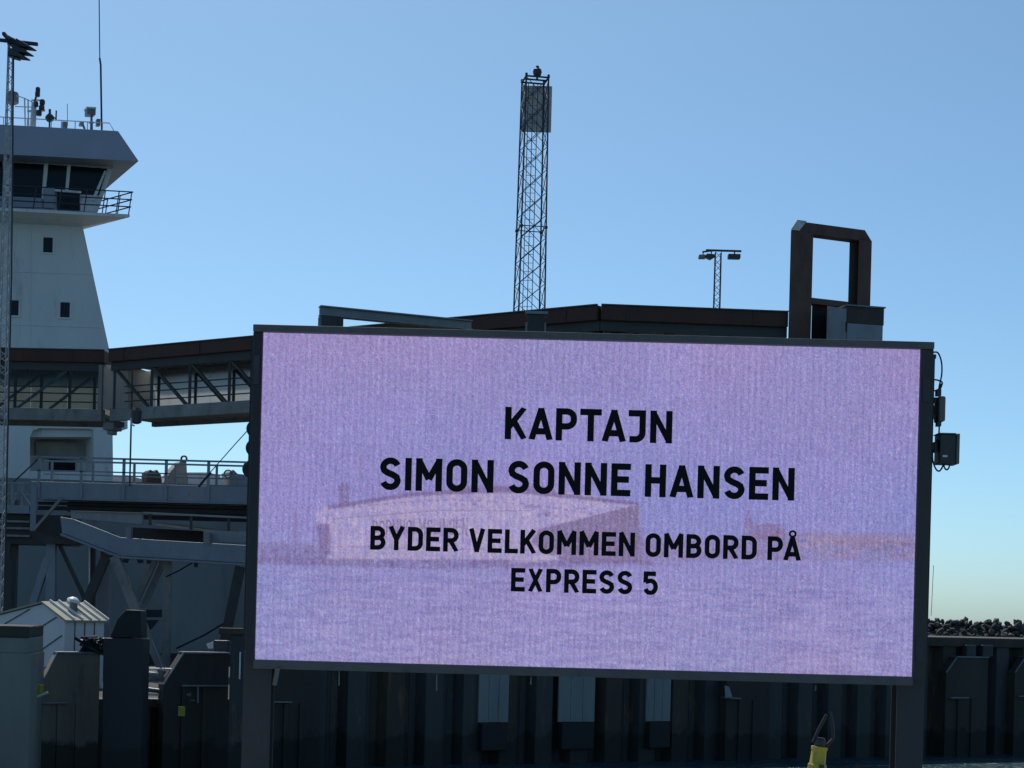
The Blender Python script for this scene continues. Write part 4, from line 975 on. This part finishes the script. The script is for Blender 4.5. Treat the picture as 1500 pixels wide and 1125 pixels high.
# board: planks on the back of the tower
qa, qb = T_.sz(763.5, 160, 0.9)[0], T_.sz(808, 160, .9)[0]; zb_, zt_ = T_.sz(786, 193.5, .9)[1], T_.sz(786, 126, .9)[1]
nb_ = 8
for k in range(nb_):
    mb = MB(); mb.box(T_, qa + (qb - qa) * k / nb_ + .001, qa + (qb - qa) * (k + 1) / nb_ - .001, zb_, zt_, .86 + .004 * (k % 2), .93); mb.build('daymark_board', M['board'], lt)
mb = MB()
for i in range(4): mb.bar(cor(1, i) + Vector((0, 0, .04)), cor(1, (i + 1) % 4) + Vector((0, 0, .04)), .09, .09)
mb.bar(cor(1, 0).lerp(cor(1, 3), .5) + Vector((0, 0, .05)), cor(1, 1).lerp(cor(1, 2), .5) + Vector((0, 0, .05)), .12, .08)
mb.build('platform_ring', M['mast_dark'], lt)
for i in range(4):
    p = cor(1, i); mb = MB(); mb.tube(p, p + Vector((0, 0, .22)), .08, n=6); mb.build('platform_post', M['mast_dark'], lt)
lc = Vector((tc1.x + .12, YT, tc1.z + .08))
mb = MB(); mb.lathe(lc, [(.07, 0.001), (.07, .22), (.24, .26), (.29, .45), (.25, .62), (.12, .7), (.1, .84)], 14); mb.build('lantern', M['lamp_body'], lt, smooth=True)
mb = MB(); mb.bar(cor(.975, 0), cor(.955, 3), .06); mb.bar(at(765, 177, YT - .8), at(768, 165, YT - .8), .06); mb.bar(at(765, 133, YT - .8), at(767, 128, YT - .8), .06); mb.build('bright_bracket', M['white_metal'], lt)

# far lamp mast
YF = 118.0
c1 = at(1052, 370, YF); c0 = Vector((c1.x, YF, ZQ - .3))
fm = empty('lamp_mast', c0, 'short lattice lamp mast with cross arm behind the gangway roof', 'lamp mast')
lattice(fm, c0, c1, .52, .38, 30, .034, .018, M['mast_dark'])
mb = MB(); mb.bar(at(1034, 366.5, YF), at(1086, 368, YF), .12, .12); mb.bar(at(1029, 369, YF - .2), at(1050, 366.5, YF), .1); mb.build('cross_arm', M['mast_dark'], fm)
mb = MB(); mb.pbox(FRONT(YF), 1067, 371.5, 1085, 378, -.4, .2); fo = mb.build('lamp_head', M['lamp_body'], fm, bevel=.04); mb = MB(); mb.bar(at(1076, 368, YF), at(1076, 372, YF), .08); mb.build('hanger', M['mast_dark'], fo)
mb = MB(); mb.pbox(FRONT(YF), 1024, 372.5, 1034, 377.5, -.4, .2); mb.build('lamp_head', M['plate_grey'], fm, bevel=.04)
mb = MB(); mb.poly(FRONT(YF), [(1032, 375), (1036, 371), (1046, 372), (1048, 375), (1041, 379)], -.5, .1); mb.build('lamp_head', M['lamp_body'], fm, bevel=.03)
mb = MB(); mb.bar(at(1030, 369, YF), at(1030, 373, YF), .07); mb.bar(at(1042, 368, YF), at(1042, 372, YF), .07); mb.build('hanger', M['mast_dark'], fm)

# ------------------------------------------------------------------ portal frame at the end of the gangway
G = Plane(at(1156, 338, 61.0).x, 61.0, R(24), .65)
gp = empty('portal_frame', G.pt(1215, 900, 0), 'dark rusty steel portal frame rising above the right half of the screen', 'portal frame')
z_t = G.sz(1160, 337)[1]
zq = ZQ - .31
dG = .9
qL0, qL1 = G.sz(1157, 400)[0], G.sz(1190, 400)[0]
qR0, qR1 = G.sz(1257, 400)[0], G.sz(1276, 400)[0]; qI = G.sz(1244, 400)[0]
mb = MB(); mb.box(G, qL0, qL1, zq, z_t, 0, .55); mb.build('left_leg', M['gantry'], gp, bevel=.02)
mb = MB(); mb.box(G, qR0, qR1, zq, z_t, 0, .55); mb.build('right_leg', M['gantry'], gp, bevel=.02)
zt2 = G.sz(1180, 325)[1]; zbm = G.sz(1192, 343)[1]
qb1 = G.sz(1180, 325)[0]; qb2 = G.sz(1267, 337)[0]
mb = MB(); mb.prism([G.P(qL0 + .02, z_t + .003, .02), G.P(qb1, zt2, .02), G.P(qb2, zt2, .02), G.P(qR1 - .02, z_t + .003, .02), G.P(qR0, z_t + .003, .02), G.P(qR0 - .001, zbm, .02), G.P(qL1 + .001, zbm, .02), G.P(qL1, z_t + .003, .02)], G.e * .5); mb.build('head_beam', M['gantry'], gp, bevel=.015)
mb = MB(); mb.prism([G.P(qL0 + .0, z_t + .01, -.02), G.P(qL0 + .34, z_t + .01, -.02), G.P(qb1 + .05, zt2 + .03, -.02), G.P(qL0 + .25, zt2 + .03, -.02)], G.n * .03); mb.build('sunlit_bevel', M['gantry_sunlit'], gp)  # added plate that paints the sunlit bevel onto the front
zs = G.sz(1215, 438)[1]
mb = MB(); mb.box(G, qL1, qI - .003, zs - .2, zs, .1, .45); mb.build('cross_beam', M['gantry'], gp)
mb = MB(); mb.box(G, qI, qR0 - .003, zq, zbm - .003, .3, .56); mb.build('leg_inner_face', M['rust_brown'], gp)  # added box standing in for the right leg's lit inner face
mb = MB(); mb.box(G, qL1 + .02, qI - .1, zq, zs - .142, .5, .55); mb.build('back_plate', M['rubber'], gp)
# machine block beside it
XB = Plane(at(1241, 460, 60.4).x, 60.4, R(14))
bk_ = empty('machine_house', XB.pt(1262, 900, 0), 'grey plated block with brown upper part beside the portal frame', 'machine block')
zt_ = XB.sz(1268, 450)[1]; zm_ = XB.sz(1268, 475)[1]
qa, qb = XB.sz(1241, 470)[0], XB.sz(1295, 470)[0]
mb = MB(); mb.box(XB, qa, qb, zm_, zt_, 0, 1.5); mb.build('upper_casing', M['rust_brown'], bk_, bevel=.02)
mb = MB(); mb.box(XB, qa, qb - .04, zq, zm_ - .003, -.02, 1.48); mb.build('lower_casing', M['plate_grey'], bk_, bevel=.02)
mb = MB(); mb.hexa([XB.P(qa - .02, zq, .02), XB.P(qa - .44, zq, .65), XB.P(qa - .44, zq, .7), XB.P(qa - .02, zq, 1.4)], [XB.P(qa - .02, zt_ - .1, .02), XB.P(qa - .44, zt_ + .08, .65), XB.P(qa - .44, zt_ + .08, .7), XB.P(qa - .02, zt_ - .1, 1.4)]); mb.build('side_plate', M['plate_grey'], bk_)
mb = MB(); mb.box(XB, qa - .05, qb + .03, zt_ + .002, zt_ + .05, -.05, 1.55); mb.build('lid', M['galv'], bk_)
mb = MB(); mb.box(XB, qa - .06, qa - .03, zm_ - .3, zm_ + .02, -.04, .0); mb.build('latch', M['rubber'], bk_)

# sloping grey beam on its support, just over the screen
Bm = Plane(at(468, 455, 55).x, 55, R(18))
sb = empty('sloping_beam', Bm.pt(485, 900, 0), 'grey steel beam lying on a block above the left half of the screen', 'steel beam')
ztb = Bm.sz(468, 448)[1]; zbb = Bm.sz(504, 463)[1]
q0 = Bm.sz(468, 455)[0]; q1 = Bm.sz(690, 470)[0]
dzb = Bm.sz(690, 470)[1] - ztb
def beam_pt(q, h, d): return Bm.P(q, ztb + dzb * (q - q0) / (q1 - q0) + h, d)
def beam_slab(h0, h1, d0, d1, name):
    mb = MB(); mb.hexa([beam_pt(q0, h0, d0), beam_pt(q1, h0, d0), beam_pt(q1, h0, d1), beam_pt(q0, h0, d1)], [beam_pt(q0, h1, d0), beam_pt(q1, h1, d0), beam_pt(q1, h1, d1), beam_pt(q0, h1, d1)]); mb.build(name, M['plate_grey'], sb)
beam_slab(-.035, 0, -.18, .18, 'top_flange'); beam_slab(-.27, -.037, -.05, .05, 'web'); beam_slab(-.305, -.272, -.18, .18, 'bottom_flange')
qs1 = Bm.sz(492, 470)[0]
mb = MB(); mb.box(Bm, q0 + .02, qs1, ztb - .75, ztb - .312, -.25, .3); mb.build('support_block', M['dark_steel'], sb, bevel=.02)
mb = MB(); mb.box(Bm, qs1 + .003, qs1 + .2, ztb - .62, ztb - .34, -.2, .2); mb.build('clamp', M['dark_steel'], sb, bevel=.02)
mb = MB(); mb.box(Bm, q0 + .1, qs1 - .05, ZQ - .31, ztb - .752, -.15, .2); mb.build('stand', M['dark_steel'], sb)
mb = MB(); mb.box(Bm, q1 - .5, q1 - .2, ZQ - .31, ztb + dzb - .34, -.15, .15); mb.build('stand', M['dark_steel'], sb)
# bracket column in front of the gangway
C_ = FRONT(58.2)
cb = empty('bracket_column', C_.pt(786, 900, 0), 'short grey bracket column in front of the gangway roof, top of screen', 'column')
q0, q1 = C_.sz(773, 470)[0], C_.sz(797, 470)[0]; zt_ = C_.sz(786, 456)[1]
mb = MB(); mb.box(C_, q0, q1, ZQ - .31, zt_ - .09, 0, .5); mb.build('shaft', M['dark_steel'], cb, bevel=.02)
mb = MB(); mb.box(C_, q0 - .08, q1 + .12, zt_ - .088, zt_, -.06, .56); mb.build('head_plate', M['plate_grey'], cb)
for q in (q0 - .04, q1 + .04):
    mb = MB(); mb.bar(C_.P(q, zt_ - .7, .1), C_.P(q, zt_ - .35, .1), .06); mb.build('side_bar', M['plate_grey'], cb)

# ------------------------------------------------------------------ the LED screen
YS = 21.0
E = FRONT(YS)
qa, zt_ = E.sz(386, 487); qb = E.sz(1348, 511.5)[0]
zb_ = E.sz(373, 966)[1]
SW, SH = qb - qa, zt_ - zb_
PXM = SW / 962.0
scr = empty('led_screen', E.P((qa + qb) / 2, NZ, .3), 'large lilac LED screen with black Danish welcome text on two posts', 'LED screen')
NX, NY = 720, 360
gx = np.linspace(0, 962, NX); gy = np.linspace(0, 480, NY)
GX, GY = np.meshgrid(gx, gy)
def loc(x, y):
    dx, dy = x - 386, y - 487
    return dx * CR + dy * SR, -dx * SR + dy * CR
def smooth_noise(nx, ny):
    a = rng.random((ny + 1, nx + 1))
    fx = np.linspace(0, nx - 1e-6, NX); fy = np.linspace(0, ny - 1e-6, NY)
    ix, iy = fx.astype(int), fy.astype(int); tx, ty = fx - ix, fy - iy
    tx = tx * tx * (3 - 2 * tx); ty = ty * ty * (3 - 2 * ty)
    r0 = a[iy][:, ix] * (1 - tx) + a[iy][:, ix + 1] * tx
    r1 = a[iy + 1][:, ix] * (1 - tx) + a[iy + 1][:, ix + 1] * tx
    return r0 * (1 - ty[:, None]) + r1 * ty[:, None] - .5
def inside(poly):
    poly = [loc(*p) for p in poly]; c = np.zeros(GX.shape, bool); n = len(poly)
    for i in range(n):
        x0, y0 = poly[i]; x1, y1 = poly[(i + 1) % n]
        if y0 == y1: continue
        hit = ((y0 > GY) != (y1 > GY)) & (GX < (x1 - x0) * (GY - y0) / (y1 - y0) + x0)
        c ^= hit
    return c
def blur(a, n=1):
    for _ in range(n):
        a = (a + np.roll(a, 1, 0) + np.roll(a, -1, 0) + np.roll(a, 1, 1) + np.roll(a, -1, 1)) / 5
    return a
img = np.zeros((NY, NX, 3))
base_top = np.array((148, 137, 190.)); base_mid = np.array((139, 136, 196.)); base_bot = np.array((148, 140, 190.))
tt = (GY / 480)[..., None]
img[:] = np.where(tt < .5, base_top + (base_mid - base_top) * tt * 2, base_mid + (base_bot - base_mid) * (tt - .5) * 2)
pat = smooth_noise(7, 4); img += pat[..., None] * np.array((9., -1, -4))        # rosy and bluish zones
RAG = np.clip(.78 + smooth_noise(110, 60) * .7 + smooth_noise(240, 120) * .5, .2, 1.15)
def paint(mask, col, amt, soft=2, rag=False):
    m = blur(mask.astype(float), soft)[..., None] * amt
    if rag: m = m * RAG[..., None]
    img[:] = img * (1 - m) + np.array(col, float) * m
# far shore, water and the ferry in the picture on the screen
paint(inside([(360, 795), (480, 797), (480, 822), (360, 820)]), (120, 106, 150), .6, 4, True)
paint(inside([(930, 790), (1085, 790), (1105, 780), (1345, 782), (1345, 822), (930, 822)]), (134, 118, 156), .6, 4, True)
paint(inside([(1086, 790), (1090, 768), (1094, 752), (1096.5, 728), (1099, 752), (1103, 768), (1150, 769), (1150, 790)]), (128, 108, 148), .75, 1, True)
paint(inside([(1180, 786), (1290, 784), (1345, 792), (1345, 800), (1180, 800)]), (152, 132, 162), .5)
for k in range(46):
    x = rng.uniform(1160, 1340); y = rng.uniform(786, 812); w_ = rng.uniform(3, 12); h_ = rng.uniform(2, 7)
    paint(inside([(x, y), (x + w_, y), (x + w_, y + h_), (x, y + h_)]), (162, 142, 172) if k % 2 else (118, 102, 144), .45, 1)
paint(inside([(462, 752), (480, 742), (600, 723), (735, 715), (860, 724), (935, 738), (940, 820), (480, 822), (478, 770), (462, 764)]), (172, 157, 192), .85, 1, True)
paint(inside([(936, 739), (788, 776), (778, 794), (800, 812), (840, 826), (940, 824)]), (126, 112, 152), .9, 1)
paint(inside([(480, 741), (600, 722), (735, 713), (935, 736), (935, 741), (735, 720), (600, 728), (480, 747)]), (112, 98, 144), .75, 1)
paint(inside([(495, 745), (495, 712), (503, 706), (512, 712), (512, 742)]), (122, 106, 150), .6, 1)
paint(inside([(660, 724), (670, 712), (800, 712), (820, 722)]), (124, 108, 156), .6, 1)
paint(inside([(462, 768), (484, 768), (484, 812), (470, 812)]), (120, 103, 146), .7, 1)
paint(inside([(360, 818), (940, 822), (1000, 828), (640, 834), (360, 826)]), (120, 105, 150), .7, 2, True)
paint(inside([(430, 758), (433, 745), (436, 758), (436, 800), (430, 800)]), (128, 112, 162), .5)
for (x, y, w_, h_) in ((665, 737, 4, 4), (676, 737, 4, 4), (690, 737, 8, 3), (765, 741, 25, 3), (797, 750, 10, 7), (787, 753, 4, 4), (812, 754, 5, 4), (842, 744, 18, 2)):
    paint(inside([(x, y), (x + w_, y), (x + w_, y + h_), (x, y + h_)]), (120, 104, 150), .6, 1)
# rows of windows, deck lines, rails and the spray at the bow
for k in range(30):
    x = 500 + k * 12.5; y = 750 - 22 * math.sin((k + 3) / 33 * math.pi) * .9 + k * .12
    paint(inside([(x, y), (x + 6, y), (x + 6, y + 2.4), (x, y + 2.4)]), (132, 116, 156), .55, 0)
paint(inside([(484, 760), (640, 747), (780, 748), (780, 749.6), (640, 749), (484, 762)]), (140, 124, 162), .6, 0)
paint(inside([(484, 800), (770, 806), (770, 807.5), (484, 802)]), (138, 122, 160), .5, 0)
for x in (520, 545, 575, 600, 628, 650, 690, 715, 745):
    paint(inside([(x, 724), (x + 1.6, 724), (x + 1.6, 712), (x, 712)]), (128, 112, 156), .45, 0)
paint(inside([(770, 818), (830, 812), (800, 824), (740, 826)]), (182, 170, 204), .5, 2)
# name along the ferry's side: rasterised strokes
tw, st = layout('BORNHOLMSLINJEN')
x_a, y_a = loc(545, 782); wd, hh = 140.0, 26.0
for p in st:
    for (a0_, b0_), (a1_, b1_) in zip(p[:-1], p[1:]):
        X0, Y0_ = x_a + a0_ / tw * wd, y_a - b0_ * hh * (0.75 + .25 * a0_ / tw); X1, Y1_ = x_a + a1_ / tw * wd, y_a - b1_ * hh * (0.75 + .25 * a1_ / tw)
        l2 = (X1 - X0) ** 2 + (Y1_ - Y0_) ** 2 + 1e-9
        t_ = np.clip(((GX - X0) * (X1 - X0) + (GY - Y0_) * (Y1_ - Y0_)) / l2, 0, 1)
        dist = np.hypot(GX - X0 - t_ * (X1 - X0), GY - Y0_ - t_ * (Y1_ - Y0_))
        m = np.clip(1.6 - dist, 0, 1)[..., None] * .5
        img[:] = img * (1 - m) + np.array((120, 103, 146.)) * m
# sea ripples below
wv = smooth_noise(60, 150); msk = np.clip((GY - 335) / 20, 0, 1)[..., None]
img += (wv + .8 * smooth_noise(26, 110))[..., None] * msk * np.array((15, 14, 11.))
# the grain of the diodes: short vertical streaks and single bright or dull pixels
def vstreak(n, amp):            # noise that runs on for n rows in each column
    a = rng.normal(0, 1, (NY + n, NX)); c = np.cumsum(a, 0); return (c[n:] - c[:-n])[:NY] / math.sqrt(n) * amp
img += (vstreak(4, 3.6) + vstreak(14, 2.6) + vstreak(40, 1.6))[..., None]
img += (np.sin(GX * 2 * np.pi / 9.4 + 2.2 * smooth_noise(9, 5)) * 4.2)[..., None] + (rng.random((NY, NX)) > .985)[..., None] * 26.0
for kx in range(12):
    for ky in range(6):
        img[ky * 60:(ky + 1) * 60, kx * 60:(kx + 1) * 60] *= 1 + rng.normal(0, .008)
img += rng.normal(0, 8.0, (NY, NX, 1)) + rng.normal(0, 5, (NY, NX, 3))
mod = (np.abs(((GX / 40.1) % 1) - .5) > .485) | (np.abs(((GY / 40.0) % 1) - .5) > .488)
img -= mod[..., None] * 4.5
lin = np.clip(img, 0, 255) / 255.0
lin = np.where(lin <= .04045, lin / 12.92, ((lin + .055) / 1.055) ** 2.4)
me = bpy.data.meshes.new('display')
off = WLOC[scr.name]
vx = qa + GX * PXM; vz = zt_ - GY / 480.0 * SH
co = np.stack([vx - off.x, np.full_like(vx, YS) - off.y, vz - off.z], -1).reshape(-1, 3).astype(np.float32)
idx = np.arange(NX * NY).reshape(NY, NX)
fa = np.stack([idx[:-1, :-1], idx[1:, :-1], idx[1:, 1:], idx[:-1, 1:]], -1).reshape(-1, 4)
me.vertices.add(len(co)); me.vertices.foreach_set('co', co.ravel())
me.loops.add(fa.size); me.loops.foreach_set('vertex_index', fa.ravel().astype(np.int32))
me.polygons.add(len(fa)); me.polygons.foreach_set('loop_start', (np.arange(len(fa)) * 4).astype(np.int32))
me.update(calc_edges=True); me.validate()
ca = me.color_attributes.new('picture', 'FLOAT_COLOR', 'POINT')
rgba = np.concatenate([lin.reshape(-1, 3), np.ones((NX * NY, 1))], 1).astype(np.float32)
ca.data.foreach_set('color', rgba.ravel())
m = bpy.data.materials.new('led_picture'); m.use_nodes = True; nt = m.node_tree; b_ = nt.nodes['Principled BSDF']
b_.inputs['Base Color'].default_value = (.004, .004, .005, 1); b_.inputs['Roughness'].default_value = .6; b_.inputs['Specular IOR Level'].default_value = .15
at_ = nt.nodes.new('ShaderNodeVertexColor'); at_.layer_name = 'picture'
nt.links.new(at_.outputs[0], b_.inputs['Emission Color']); b_.inputs['Emission Strength'].default_value = 1.0
me.materials.append(m)
disp = bpy.data.objects.new('display', me); scene.collection.objects.link(disp); disp.parent = scr; WLOC[disp.name] = off.copy()
# cabinet behind the display
mb = MB(); mb.box(E, qa, qb, zb_, zt_, .004, .30); mb.build('cabinet', M['frame_dark'], scr)
# the four lines of text
def text_line(txt, sy, cap_px, w_px):
    z = zt_ - (sy + cap_px / 2) / 480.0 * SH
    o = lettering('lettering', txt, E, qa + 479.5 * PXM, z, cap_px * PXM, w_px * PXM, M['led_off'], disp, -.003)
    return o
text_line('KAPTAJN', 123.5, 47.5, 246); text_line('SIMON SONNE HANSEN', 202.5, 48, 608)
text_line('BYDER VELKOMMEN OMBORD PÅ', 297, 35, 631); text_line('EXPRESS 5', 353, 34.5, 216)
# frame rails, posts
pw = 41 * PXM
pl0 = E.sz(372, 480)[0]; pr1 = E.sz(1367, 503)[0]
ztop = zt_ + 10.5 * PXM
mb = MB(); mb.box(E, pl0, pr1, zt_ + .003, ztop, -.07, .42); mb.build('top_rail', M['rail_grey'], scr, bevel=.006)
mb = MB(); mb.box(E, qa - .012, qb + .004, zb_ - 13 * PXM, zb_ - .003, -.05, .40); mb.build('bottom_rail', M['rail_grey'], scr, bevel=.006)
mb = MB(); mb.box(E, pl0, qa - .004, zb_ - 4 * PXM, zt_ + .001, -.04, .02); mb.build('side_frame', M['frame_dark'], scr, bevel=.005)
mb = MB(); mb.box(E, qb + .004, pr1, zb_ - 4 * PXM, zt_ + .001, -.04, .02); mb.build('side_frame', M['frame'], scr, bevel=.005)
for px_, y0_, y1_ in ((497, 983, 1004), (640, 987, 1012), (778, 991, 1003), (1195, 1004, 1012)):
    mb = MB(); mb.tube(E.pt(px_, y0_, .1), E.pt(px_ - .5, y1_, .1), .007, n=6); mb.build('hanging_tie', M['galv'], scr)
# H-section posts
for q0, q1 in ((pl0 - .075, pl0 + pw - .075), (pr1 - pw + .10, pr1 + .098)):
    mb = MB()
    mb.box(E, q0, q1, NZ + .02, zt_ - .05, .40, .425); mb.box(E, q0, q1, NZ + .02, zt_ - .05, .715, .74); mb.box(E, (q0 + q1) / 2 - .01, (q0 + q1) / 2 + .01, NZ + .02, zt_ - .05, .4252, .7148)
    ps = mb.build('post', M['post'], scr, bevel=.004)
    mb = MB(); mb.box(E, q0 - .1, q1 + .1, NZ + .004, NZ + .03, .3, .85); mb.build('base_plate', M['post'], scr)
    mb = MB(); mb.box(E, q0, q1, zb_ + .1, zt_ - .06, .302, .398); mb.build('spacer', M['frame_dark'], scr)
    for z in (zb_ + .32, zt_ - .55):
        mb = MB(); mb.box(E, q0 + .0, q1 - .22 if q0 < 0 else q1, z, z + .22, .3985, .3998); mb.build('clip_plate', M['frame'], scr)
for z, h in ((zb_ + .18, .3), (zt_ - .62, .3)):
    mb = MB(); mb.box(E, qb + .03, pr1 - .03, z, z + h, -.052, -.041); mb.build('clip_plate', M['post'], scr)
mb = MB(); mb.box(E, pl0 + .02, qa - .03, zt_ - .62, zt_ - .28, -.052, -.041); mb.build('clip_plate', M['post'], scr)
mb = MB(); mb.box(E, pl0 + .01, qa + .06, zb_ - .02 + .25, zb_ + .55, .31, .4); mb.build('clip_plate', M['post'], scr)

# control boxes with their cables on the right post
rb = empty('transmitter_box', E.pt(1379, 618, .3), 'slim grey box with cables on the right screen post', 'control box')
mb = MB(); mb.pbox(E, 1375, 580, 1385.5, 617, .25, .5); mb.build('box_body', M['box_grey'], rb, bevel=.02)
mb = MB(); mb.pbox(E, 1366, 582, 1374.8, 590, .34, .42); mb.pbox(E, 1365, 607, 1374.8, 613, .34, .42); mb.build('bracket', M['box_dark'], rb)
mb = MB(); mb.pbox(E, 1372.5, 570, 1379, 579.6, .3, .4); mb.build('plug', M['box_dark'], rb)
mb = MB(); mb.pbox(E, 1373, 617.4, 1379, 624, .3, .4); mb.build('plug', M['box_dark'], rb)
def cable(name, pts, label, r_=.010):
    P_ = [E.pt(x, y, .36) for x, y in pts]
    out = []
    for i in range(len(P_) - 1):
        a, b, c, d = P_[max(i - 1, 0)], P_[i], P_[i + 1], P_[min(i + 2, len(P_) - 1)]
        for k in range(6):
            t = k / 6; out.append(.5 * ((2 * b) + (c - a) * t + (2 * a - 5 * b + 4 * c - d) * t * t + (3 * b - a - 3 * c + d) * t ** 3))
    out.append(P_[-1])
    mb = MB(); mb.path(out, r_, 6); o = mb.build(name, M['cable'], rb, smooth=True); return o
cable('cable', [(1367, 516), (1374, 517), (1379, 530), (1379.5, 548), (1376, 565), (1375, 574)], '')
cable('cable', [(1367, 556), (1374, 557), (1380, 560), (1379, 566), (1376, 572)], ''); cable('cable', [(1366, 572), (1371, 572), (1377, 568), (1379, 562)], '')
cable('cable', [(1366, 585), (1368, 600), (1371, 618), (1375, 624)], ''); cable('cable', [(1376, 622), (1375, 638), (1371, 650), (1369, 660)], '')
mb = MB(); mb.pbox(E, 1367, 519, 1371.5, 525, .3, .45); mb.build('cable_gland', M['box_dark'], rb)
jb = empty('junction_box', E.pt(1391, 680, .3), 'larger dark box with pale side hanging off the right screen post', 'control box')
mb = MB(); mb.pbox(E, 1376.5, 635.5, 1401, 679, .22, .5); mb.build('box_body', M['box_dark'], jb, bevel=.012)
mb = MB(); mb.pbox(E, 1401.2, 635, 1406, 679.5, .2, .52); mb.build('side_flange', M['box_grey'], jb, bevel=.008)
mb = MB(); mb.pbox(E, 1376, 634, 1401, 635.4, .21, .51); mb.build('top_flange', M['box_grey'], jb)
mb = MB(); mb.pbox(E, 1365, 650, 1376.4, 659, .32, .42); mb.pbox(E, 1369, 647, 1373, 662, .3, .44); mb.build('clamp', M['box_dark'], jb)
mb = MB(); mb.pbox(E, 1381, 666.5, 1388, 669.5, .214, .219); mb.build('bright_latch', M['white_metal'], jb)
rb_save = rb; rb = jb
cable('cable', [(1366, 661), (1366.5, 675), (1371, 687), (1376, 690), (1380.5, 684), (1382, 679)], ''); cable('cable', [(1382, 680), (1384, 686), (1387, 688), (1390, 685), (1391, 679)], '')
mb = MB(); mb.tube(E.pt(1367.5, 828, .5), E.pt(1364, 902, .5), .0035, n=5); o = mb.build('earth_wire', M['galv'], None); tag(o, 'thin wire hanging beside the right screen post', 'wire')
mb = MB(); mb.pbox(E, 361, 905, 374, 935, .2, .32); o = mb.build('meter_box', M['post'], None, bevel=.012); tag(o, 'small grey box fixed low on the left screen post', 'control box')
mb = MB(); a = at(407, 979, 20.9); b = at(402, 1004, 20.9); mb.bar(a, b, .05, .03); o = mb.build('hanging_strap', M['box_grey'], None); tag(o, 'short pale strap hanging under the left end of the screen', 'strap')

# yellow leaning post with black bail in front of the quay
Yp = 16.6
yp = empty('yellow_post', at(1188, 1180, Yp), 'yellow leaning steel post with black bail below the screen', 'yellow post')
p_top = at(1200.5, 1094, Yp); ax = Vector((.10, 0, 1)).normalized()
p_bot = p_top - ax * ((p_top.z - NZ - .004) / ax.z)
ln_ = (p_top - p_bot).length
mb = MB(); mb.lathe(p_bot, [(.088, .0), (.088, ln_ - .17), (.075, ln_ - .155), (.071, ln_ - .03), (.077, ln_ - .026), (.077, ln_), (.06, ln_ + .005)], 20, ax); mb.build('tube', M['yellow'], yp, smooth=True)
mb = MB(); mb.lathe(p_top + ax * .006, [(.05, 0), (.06, .03), (.04, .08)], 12, ax); mb.build('top_knob', M['box_dark'], yp, smooth=True)
mb = MB(); t0 = p_top + ax * .06; mb.path([t0 + Vector((-.07, 0, -.02)), t0 + Vector((-.02, 0, .10)), t0 + Vector((.05, 0, .24)), t0 + Vector((.08, 0, .27)), t0 + Vector((.11, 0, .16)), t0 + Vector((.12, 0, .02)), t0 + Vector((.06, 0, -.05))], .016, 8); mb.build('bail', M['cable'], yp, smooth=True)
mb = MB(); c = p_bot + ax * (ln_ - .2); mb.bar(c + Vector((.02, -.09, -.06)), c + Vector((.03, -.09, .04)), .045, .02); mb.build('slot_cover', M['box_dark'], yp)
mb = MB(); mb.lathe(Vector((p_bot.x, p_bot.y, NZ + .001)), [(.22, 0), (.22, .03)], 16); mb.build('base_plate', M['yellow'], yp)
